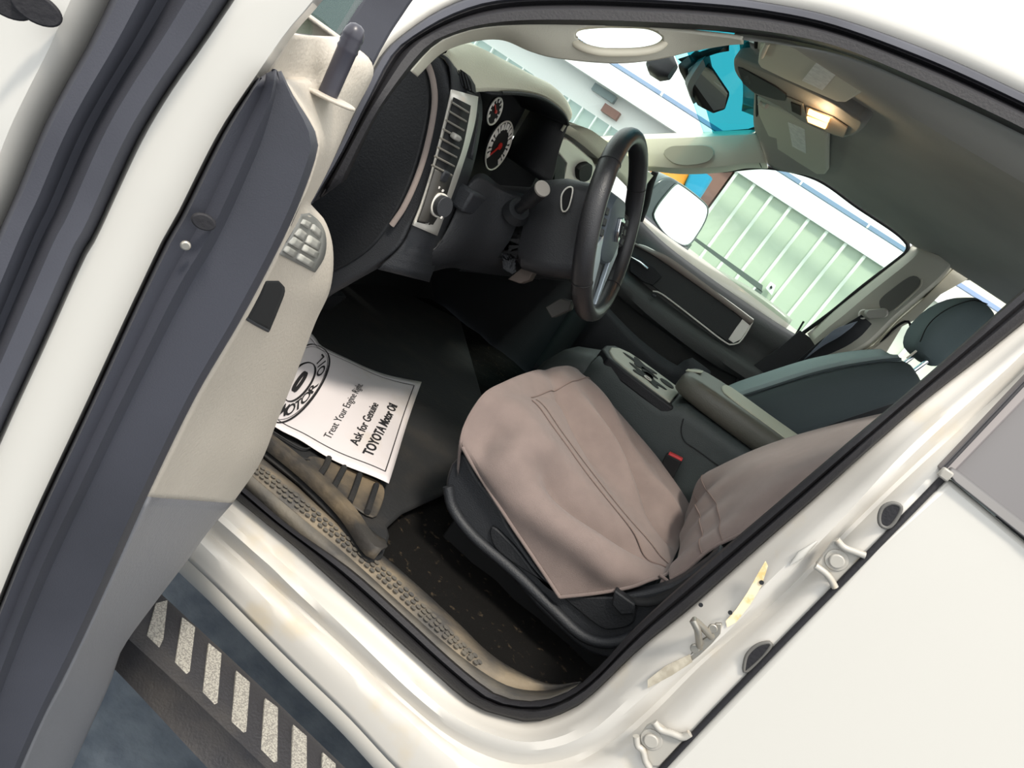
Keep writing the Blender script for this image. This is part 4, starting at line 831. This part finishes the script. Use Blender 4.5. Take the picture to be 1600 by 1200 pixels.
bb = link('back_cover', grid(H), COVER, cv, solid=.003, off=-1, sub=1)
tube('hem', [p+lift for p in H[0]], .003, COVER, bb, n=8)
tube('seam', [H[i][7]+Vector((.003, .003, .003)) for i in range(36)], .0014, THREAD, bb, n=6)
tube('seam', [H[i][11]+Vector((.003, .003, .003)) for i in range(36)], .0010, THREAD, bb, n=6)
tube('knot', Y(.665, (1030, 898), (1040, 905), (1046, 912), (1040, 918), (1034, 912), (1036, 906)), .003, COVER, cv, smooth=20, n=8)

# ================================================================== FLOOR MAT AND PAPER MAT
fm = thing('floor_mat', 'dusty ribbed rubber floor mat below the paper in footwell', 'mat', (-.4, .6, .57))
m0 = Z(.585, (395, 690), (470, 752), (530, 808), (575, 858), (600, 868))
outl = Z(.585, (330, 640), (402, 698), (470, 752), (530, 812), (566, 868), (582, 878), (600, 868), (610, 836), (606, 822), (630, 800), (700, 768), (735, 745), (760, 640), (720, 500), (600, 440), (480, 430), (380, 540))
prism('mat_base', outl, (0, 0, -.012), MATD, fm, rnd=0, bev=.006)
lipA = Z(.592, (340, 642), (405, 695), (470, 748), (528, 806), (566, 862), (584, 874)); lipB = Z(.610, (350, 635), (420, 688), (490, 735), (550, 786), (590, 826), (606, 836))
sheet('raised_border', [lipA, [p+Vector((0, -.008, .018)) for p in lipA], [p+Vector((0, -.03, .014)) for p in lipA], [p+Vector((-.0, 0, -.012)) for p in lipB]], MAT, fm, n=30, thick=.004)
for c in (((492, 752), (508, 730), (514, 716), (522, 720)), ((518, 768), (530, 745), (538, 730), (546, 736)), ((546, 785), (554, 765), (562, 742), (572, 748)), ((574, 800), (580, 782), (588, 758), (598, 762))):
    P = Z(.597, *c[:3]); tube('mat_rib', resamp(P, 10), .006, MATD, fm, n=8)
prism('rib_pad', Z(.592, (478, 728), (490, 712), (560, 738), (600, 760), (592, 800), (578, 806), (540, 782), (500, 758), (480, 745)), (0, 0, -.004), MAT, fm, rnd=40, bev=.002)
for k in range(3):
    tube('mat_groove', Z(.593, (398+14*k, 690-8*k), (450+10*k, 724-12*k), (478+6*k, 738-20*k)), .0018, MATD, fm, smooth=10, n=6)

pp = thing('paper_floor_mat', 'white printed paper mat with round oil logo lying in footwell', 'paper mat', Z(.6, (560, 660))[0])
# corner points of the sheet, then a bilinear sheet with a gentle buckle
TR, BR = Z(.60, (658, 598))[0], Z(.60, (605, 759))[0]
TL, BL = Z(.64, (484, 522))[0], Z(.60, (425, 666))[0]
# extend to the left beneath the door
TL2 = hit(420, 470, (0, 0, 1), .66); BL2 = hit(330, 610, (0, 0, 1), .60)
botc = crom([BL2, Z(.60, (425, 666))[0], Z(.603, (475, 687))[0], Z(.603, (537, 725))[0], BR], 10)
topc = crom([TL2, Z(.645, (484, 522))[0], Z(.625, (506, 547))[0], Z(.606, (575, 573))[0], TR], 10)
nP = 41
botc, topc = resamp(botc, nP, False), resamp(topc, nP, False)
def paper(u, v, h=0):        # u 0..1 left->right in picture (down the page), v 0 bottom edge ->1 top edge
    u = min(max(u, 0), 1)*(nP-1); i = min(int(u), nP-2); f = u-i
    b = botc[i].lerp(botc[i+1], f); t = topc[i].lerp(topc[i+1], f)
    p = b.lerp(t, v); return p+Vector((0, 0, .006*math.sin(v*5+u*.2)+.010*math.sin(math.pi*v)*(1-u/(nP-1))+h))
link('sheet', grid([[paper(i/40, j/24) for j in range(25)] for i in range(41)]), PAPER, pp, solid=.0008)
def uv_of(px, py):            # find page coords under a pixel (for placing the print)
    best = None
    for i in range(0, 101):
        for j in range(0, 61):
            p = paper(i/100, j/60); v = p-CP; z = v.dot(_d); x = 800+FPX*v.dot(_r)/z; y = 600-FPX*v.dot(_u)/z
            d_ = (x-px)**2+(y-py)**2
            if best is None or d_ < best[0]: best = (d_, i/100, j/60)
    return best[1], best[2]
def line_text(body, a, b, size_px, bold=0, name='print'):
    ua, va = uv_of(*a); ub, vb = uv_of(*b); 
    bm = text_mesh(body, 1.0, lambda x, y: Vector((x, y, 0)), bold=bold, align='LEFT')
    xs = [v.co.x for v in bm.verts]; x0, x1 = min(xs), max(xs)
    uc, vc = uv_of(a[0]+size_px, a[1]+size_px*.35); hu = uc-ua
    for v in bm.verts:
        t = (v.co.x-x0)/(x1-x0); v.co = paper(ua+(ub-ua)*t-v.co.y*hu, va+(vb-va)*t, .0018)
    link(name, bm, INK, pp)
line_text('Treat Your Engine Right.', (510, 686), (563, 601), 17)
line_text('Ask for Genuine', (553, 696), (587, 631), 19, bold=.014)
line_text('TOYOTA Motor Oil', (574, 712), (615, 634), 21, bold=.03)
# border line and round logo
bm = bmesh.new(); 
def strip(P, w):
    for a, b in zip(P[:-1], P[1:]):
        pa_, pb_ = paper(*a, .0018), paper(*b, .0018); t = (pb_-pa_).normalized(); n2 = t.cross(Vector((0, 0, 1)))*w
        vs = [bm.verts.new(q) for q in (pa_+n2, pb_+n2, pb_-n2, pa_-n2)]; bm.faces.new(vs)
strip([(.02+i*.94/30, .06) for i in range(31)], .0011); strip([(.96, .06+i*.88/12) for i in range(13)], .0011); strip([(.96-i*.94/30, .94) for i in range(31)], .0011)
link('border_line', bm, INK, pp, ang=80)
lc = uv_of(468, 598); RU = (uv_of(503, 600)[0]-lc[0]); RV = abs(uv_of(486, 548)[1]-lc[1])
lcu, lcv = lc
bm = bmesh.new()
def circ(k, w): strip([(lcu+RU*k*math.cos(a), lcv+RV*1.35*k*math.sin(a)) for a in [2*math.pi*i/48 for i in range(49)]], w)
circ(1, .002); circ(.5, .0022); circ(.93, .0006)
link('logo_rings', bm, INK, pp, ang=80)
bm = bmesh.new()
word = 'MOTOR OIL'
for k, ch in enumerate(word):
    if ch == ' ': continue
    a = math.radians(-78+150*k/8); du, dv = math.cos(a), math.sin(a)
    def fn(x, y, a=a):
        rr_ = .73+y*.40; aa = a+x*.40/.73
        return paper(lcu+RU*rr_*math.cos(aa), lcv+RV*1.35*rr_*math.sin(aa), .0018)
    def fn2(x, y, f=fn): return f(x, -y)
    merge(bm, text_mesh(ch, 1.0, fn2, bold=.02))
link('logo_letters', bm, INK, pp, ang=80)
bm = bmesh.new(); strip([(lcu+RU*.1*math.cos(a), lcv+RV*.35*math.sin(a)) for a in [2*math.pi*i/20 for i in range(21)]], .0035)
link('logo_centre', bm, INK, pp, ang=80)

# pedals in the dark footwell
pe = thing('brake_pedal', 'dark pedal pad deep in the driver footwell', 'pedal', (-.0, .36, .68))
secloft('pedal_pad', [rsec(Vector((.0, .36, .70))+Vector((.5, 0, .1))*t, ydir, (-.35, 0, .93), .045, .03, .012) for t in (0, .03)], DASHD, pe)
tube('pedal_arm', [Vector((.01, .36, .70)), Vector((.12, .36, .82)), Vector((.18, .37, 1.0))], .008, DASHD, pe, n=8)

# ================================================================== OVERHEAD: visors, console, mirror
def visor(outline, z, lab, name_lab, labelpx, z2):
    v = thing('sun_visor', name_lab, 'sun visor', Z(z, outline[0])[0])
    prism('visor_panel', Z(z, *outline), (0, 0, .014), mat('visor_cloth', (206, 206, 190), .85, bump=.2, bscale=700), v, bev=.005, bseg=3)
    l = prism('warning_label', Z(z-.0015, *labelpx), (0, 0, .0012), LABELM, v, bev=0)
    return v
v1 = visor([(1186, 72), (1199, 68), (1260, 76), (1310, 94), (1374, 122), (1352, 142), (1321, 161), (1308, 160), (1225, 124), (1188, 106), (1183, 98)], 1.645, 0, 'grey driver sun visor folded up with a white label, near the doorway', [(1276, 97), (1310, 112), (1285, 141), (1253, 126)], 0)
tube('visor_pivot', Z(1.64, (1190, 88), (1196, 74), (1200, 66)), .005, TRIM, v1, smooth=8)
v2 = visor([(1182, 152), (1200, 162), (1245, 188), (1292, 210), (1292, 268), (1288, 273), (1277, 273), (1240, 250), (1214, 233), (1212, 217), (1200, 213), (1192, 196), (1184, 178)], 1.672, 0, 'grey passenger sun visor with a white label, beyond the overhead console', [(1231, 191), (1257, 202), (1259, 240), (1238, 229)], 0)
tube('visor_hook', Z(1.664, (1186, 160), (1192, 164), (1198, 166)), .006, TRIM, v2, smooth=8)
oc = thing('overhead_console', 'overhead console with lit warm map lamp between the visors', 'overhead console', Z(1.66, (1240, 160))[0])
prism('console_shell', Z(1.655, (1146, 92), (1160, 98), (1225, 124), (1300, 160), (1336, 184), (1350, 192), (1342, 208), (1318, 216), (1290, 208), (1255, 192), (1222, 170), (1180, 148), (1158, 128), (1146, 110)), (0, 0, .045), mat('overhead_shell', (130, 128, 122), .6, bump=.2, bscale=500), oc, rnd=60, bev=.010, bseg=3)
prism('console_recess', Z(1.652, (1152, 106), (1160, 108), (1210, 135), (1228, 148), (1226, 158), (1212, 156), (1180, 146), (1160, 130)), (0, 0, .004), DASHD, oc, bev=.001)
prism('sunglass_door', Z(1.6505, (1162, 120), (1170, 118), (1172, 132), (1164, 130)), (0, 0, .003), DASH, oc)
prism('button_panel', Z(1.651, (1229, 152), (1254, 163), (1260, 182), (1250, 184), (1230, 170)), (0, 0, .003), mat('button_panel', (120, 118, 110), .5), oc, bev=.001)
prism('button_well', Z(1.649, (1235, 160), (1251, 166), (1251, 181), (1237, 174)), (0, 0, .003), DEEP, oc, bev=.001)
prism('lamp_housing', Z(1.650, (1259, 168), (1300, 184), (1324, 200), (1318, 215), (1290, 206), (1258, 188)), (0, 0, .003), mat('lamp_housing', (140, 126, 110), .5), oc, bev=.001)
prism('lamp_lens', Z(1.647, (1263, 172), (1296, 186), (1293, 193), (1261, 179)), (0, 0, .004), LAMPM, oc, bev=.001)
prism('lamp_lens', Z(1.647, (1260, 183), (1292, 195), (1289, 202), (1262, 191)), (0, 0, .004), LAMPM, oc, bev=.001)
pl = bpy.data.lights.new('map_lamp', 'POINT'); pl.energy = .25; pl.color = (1, .7, .4); pl.shadow_soft_size = .02
po = bpy.data.objects.new('map_lamp', pl); C.objects.link(po); po.location = Z(1.63, (1278, 188))[0]; po.parent = oc; po.matrix_parent_inverse = Matrix.Translation(-oc.location)
rm = thing('rearview_mirror', 'black rearview mirror hanging below the windshield header', 'mirror', Y(-.0, (1100, 130))[0])
cor = yy([(1100, 84), (1116, 100), (1141, 144), (1140, 158), (1134, 173), (1124, 179), (1114, 178), (1100, 168), (1072, 118), (1069, 106), (1082, 94)], [.06, .02, -.10, -.11, -.12, -.11, -.10, -.08, .04, .05, .055])
mid_c = sum(cor, Vector())/len(cor)
nv = Vector((-.86, .48, -.045)).normalized()
flat_ = [p-nv*((p-mid_c).dot(nv)) for p in cor]
# re-project rays on the mirror plane
flat_ = [hit(x, y, nv, nv.dot(mid_c)) for x, y in [(1100, 83), (1141, 144), (1141, 150), (1134, 172), (1116, 178), (1100, 170), (1073, 118), (1070, 107)]]
prism('mirror_housing', flat_, -nv*.03, DEEP, rm, bev=.006, bseg=3)
gpx = [(1099, 89), (1137, 146), (1132, 169), (1115, 173), (1076, 118), (1075, 108)]
prism('mirror_glass', [hit(x, y, nv, nv.dot(mid_c)+.002) for x, y in gpx], -nv*.002, MIRR, rm, bev=0)
secloft('mirror_back', [rsec(mid_c-nv*t+Vector((.0, .03, .0)), ydir, (0, 0, 1), w, w*.42, w*.3) for t, w in ((.03, .10), (.05, .08), (.065, .05))], mat('mirror_back', (110, 114, 114), .5), rm)
secloft('camera_pod', [rsec(Y(.0, (1041, 106))[0]+Vector((t, 0, 0)), ydir, (0, 0, 1), w, w*.9, w*.5) for t, w in ((-.02, .02), (0, .034), (.03, .034), (.045, .022))], mat('pod', (44, 44, 50), .6), rm)
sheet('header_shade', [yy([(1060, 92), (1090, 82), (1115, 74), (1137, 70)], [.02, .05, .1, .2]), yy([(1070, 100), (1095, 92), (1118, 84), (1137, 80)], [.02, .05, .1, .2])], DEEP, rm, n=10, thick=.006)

# ================================================================== OUTSIDE, FAR SIDE
bd = thing('metal_building', 'long pale ribbed metal building with white gutter across the lot', 'building', (1, -5.2, 0))
xw0, xw1 = -6.0, .10; zt_ = 2.11
bm = bmesh.new(); box_bm(((xw0+xw1)/2, -5.1, 1.0), AX, ((xw1-xw0)/2, .08, 1.12), bm)
wall = link('wall', bm, SIDING, bd)
bm = bmesh.new(); x = xw0
while x < xw1: box_bm((x, -5.01, 1.05), AX, (.014, .022, 1.05), bm); x += .19
link('siding_ribs', bm, mat('rib', (246, 248, 240), .8), wall)
link('gutter', box_bm((.5, -5.01, 2.15), AX, (6.0, .035, .055)), WHT, bd)
link('pink_wall', box_bm((.42, -5.1, .9), AX, (.30, .08, 1.2)), PINK, bd)
link('side_wall', box_bm((5.0, -5.3, 1.0), AX, (4.2, .08, 1.15)), WHT, bd)
for xc, hw in ((1.53, .42), (2.85, .5), (4.2, .5)):
    dd = link('garage_door', box_bm((xc, -5.18, .92), AX, (hw, .05, .92)), SIDEG, bd)
    bm = bmesh.new()
    for j in range(5): box_bm((xc-hw*.8+.4*hw*j, -5.11, .92), AX, (.008, .02, .92), bm)
    link('door_ribs', bm, mat('door_rib', (214, 226, 222), .6), dd)
link('window_band', box_bm((1.62, -5.2, 2.06), AX, (.13, .05, .035)), mat('band_glass', (120, 140, 146), .3), bd)
link('sign_board', box_bm((1.46, -5.2, 1.95), AX, (.09, .05, .04)), PINK, bd)
tw = link('tall_wall', box_bm((-6.0, -5.3, 2.0), AX, (4.15, .2, 2.4)), mat('tall_siding', (214, 216, 196), .7), bd)
link('roof', box_bm((2.4, -5.9, 2.19), AX, (4.6, .9, .015)), WHT, bd)
bmn = thing('roof_beam', 'blue steel beam running above the white gutter', 'beam', (0, -4.6, 2.2))
for k in range(1):
    link('beam', box_bm((0, -4.75, 2.265), AX, (9, .03, .016)), BLUE, bmn)
for x in (-1.1, -.45, .25, 1.0, 1.8): link('beam_clip', box_bm((x, -4.71, 2.265), AX, (.008, .02, .02)), WHT, bmn)
gq = Y(-4.2, (1080, 372), (1088, 372), (1192, 446), (1190, 456))
bm = prism_bm(gq, (0, -.06, 0))
for q in (gq[0], gq[2]): box_bm((q.x, -4.23, q.z/2-.02), AX, (.03, .03, q.z/2-.02), bm)
rl = link('guard_rail', bm, DRAIL); tag(rl, 'grey rail low along the pale building wall', 'rail')
eb = thing('outlet_box', 'small white electrical box with dark sockets low on building wall', 'box', Y(-4.9, (1205, 450))[0])
prism('box_body', Y(-4.9, (1196, 450), (1204, 440), (1212, 446), (1206, 462)), (0, -.08, 0), WHT, eb)
prism('socket', Y(-4.89, (1203, 448), (1206, 446), (1207, 450), (1204, 452)), (0, -.02, 0), DASHD, eb, bev=0)
ob_ = Y(-3.6, (1040, 288))[0]
ot = thing('orange_barrel', 'orange plastic barrel behind the passenger mirror', 'barrel', (ob_.x, -3.6, 1.1))
secloft('barrel_body', [rsec((ob_.x, -3.6, z), (1, 0, 0), ydir, w, w, w*.98) for z, w in ((0.0, .13), (ob_.z-.1, .14), (ob_.z-.08, .15), (ob_.z+.02, .15), (ob_.z+.04, .13), (ob_.z+.14, .12))], ORG, ot)
cb_ = Y(-3.6, (1088, 290))[0]
ct = thing('blue_tarp', 'bright blue folded tarp beside the orange barrel', 'tarp', (cb_.x, -3.6, 1.1))
secloft('tarp_roll', [rsec((cb_.x+.02*math.sin(k*2.1), -3.6, (cb_.z+.1)*k/16), (1, 0, 0), ydir, .07+.012*math.sin(k*1.7), .07, .03) for k in range(17)], CYAN, ct)
pt_ = link('support_post', box_bm((Y(-3.8, (1070, 280))[0].x, -3.8, .95), AX, (.04, .04, .95)), DRAIL); tag(pt_, 'grey post between orange barrel and blue tarp', 'post')
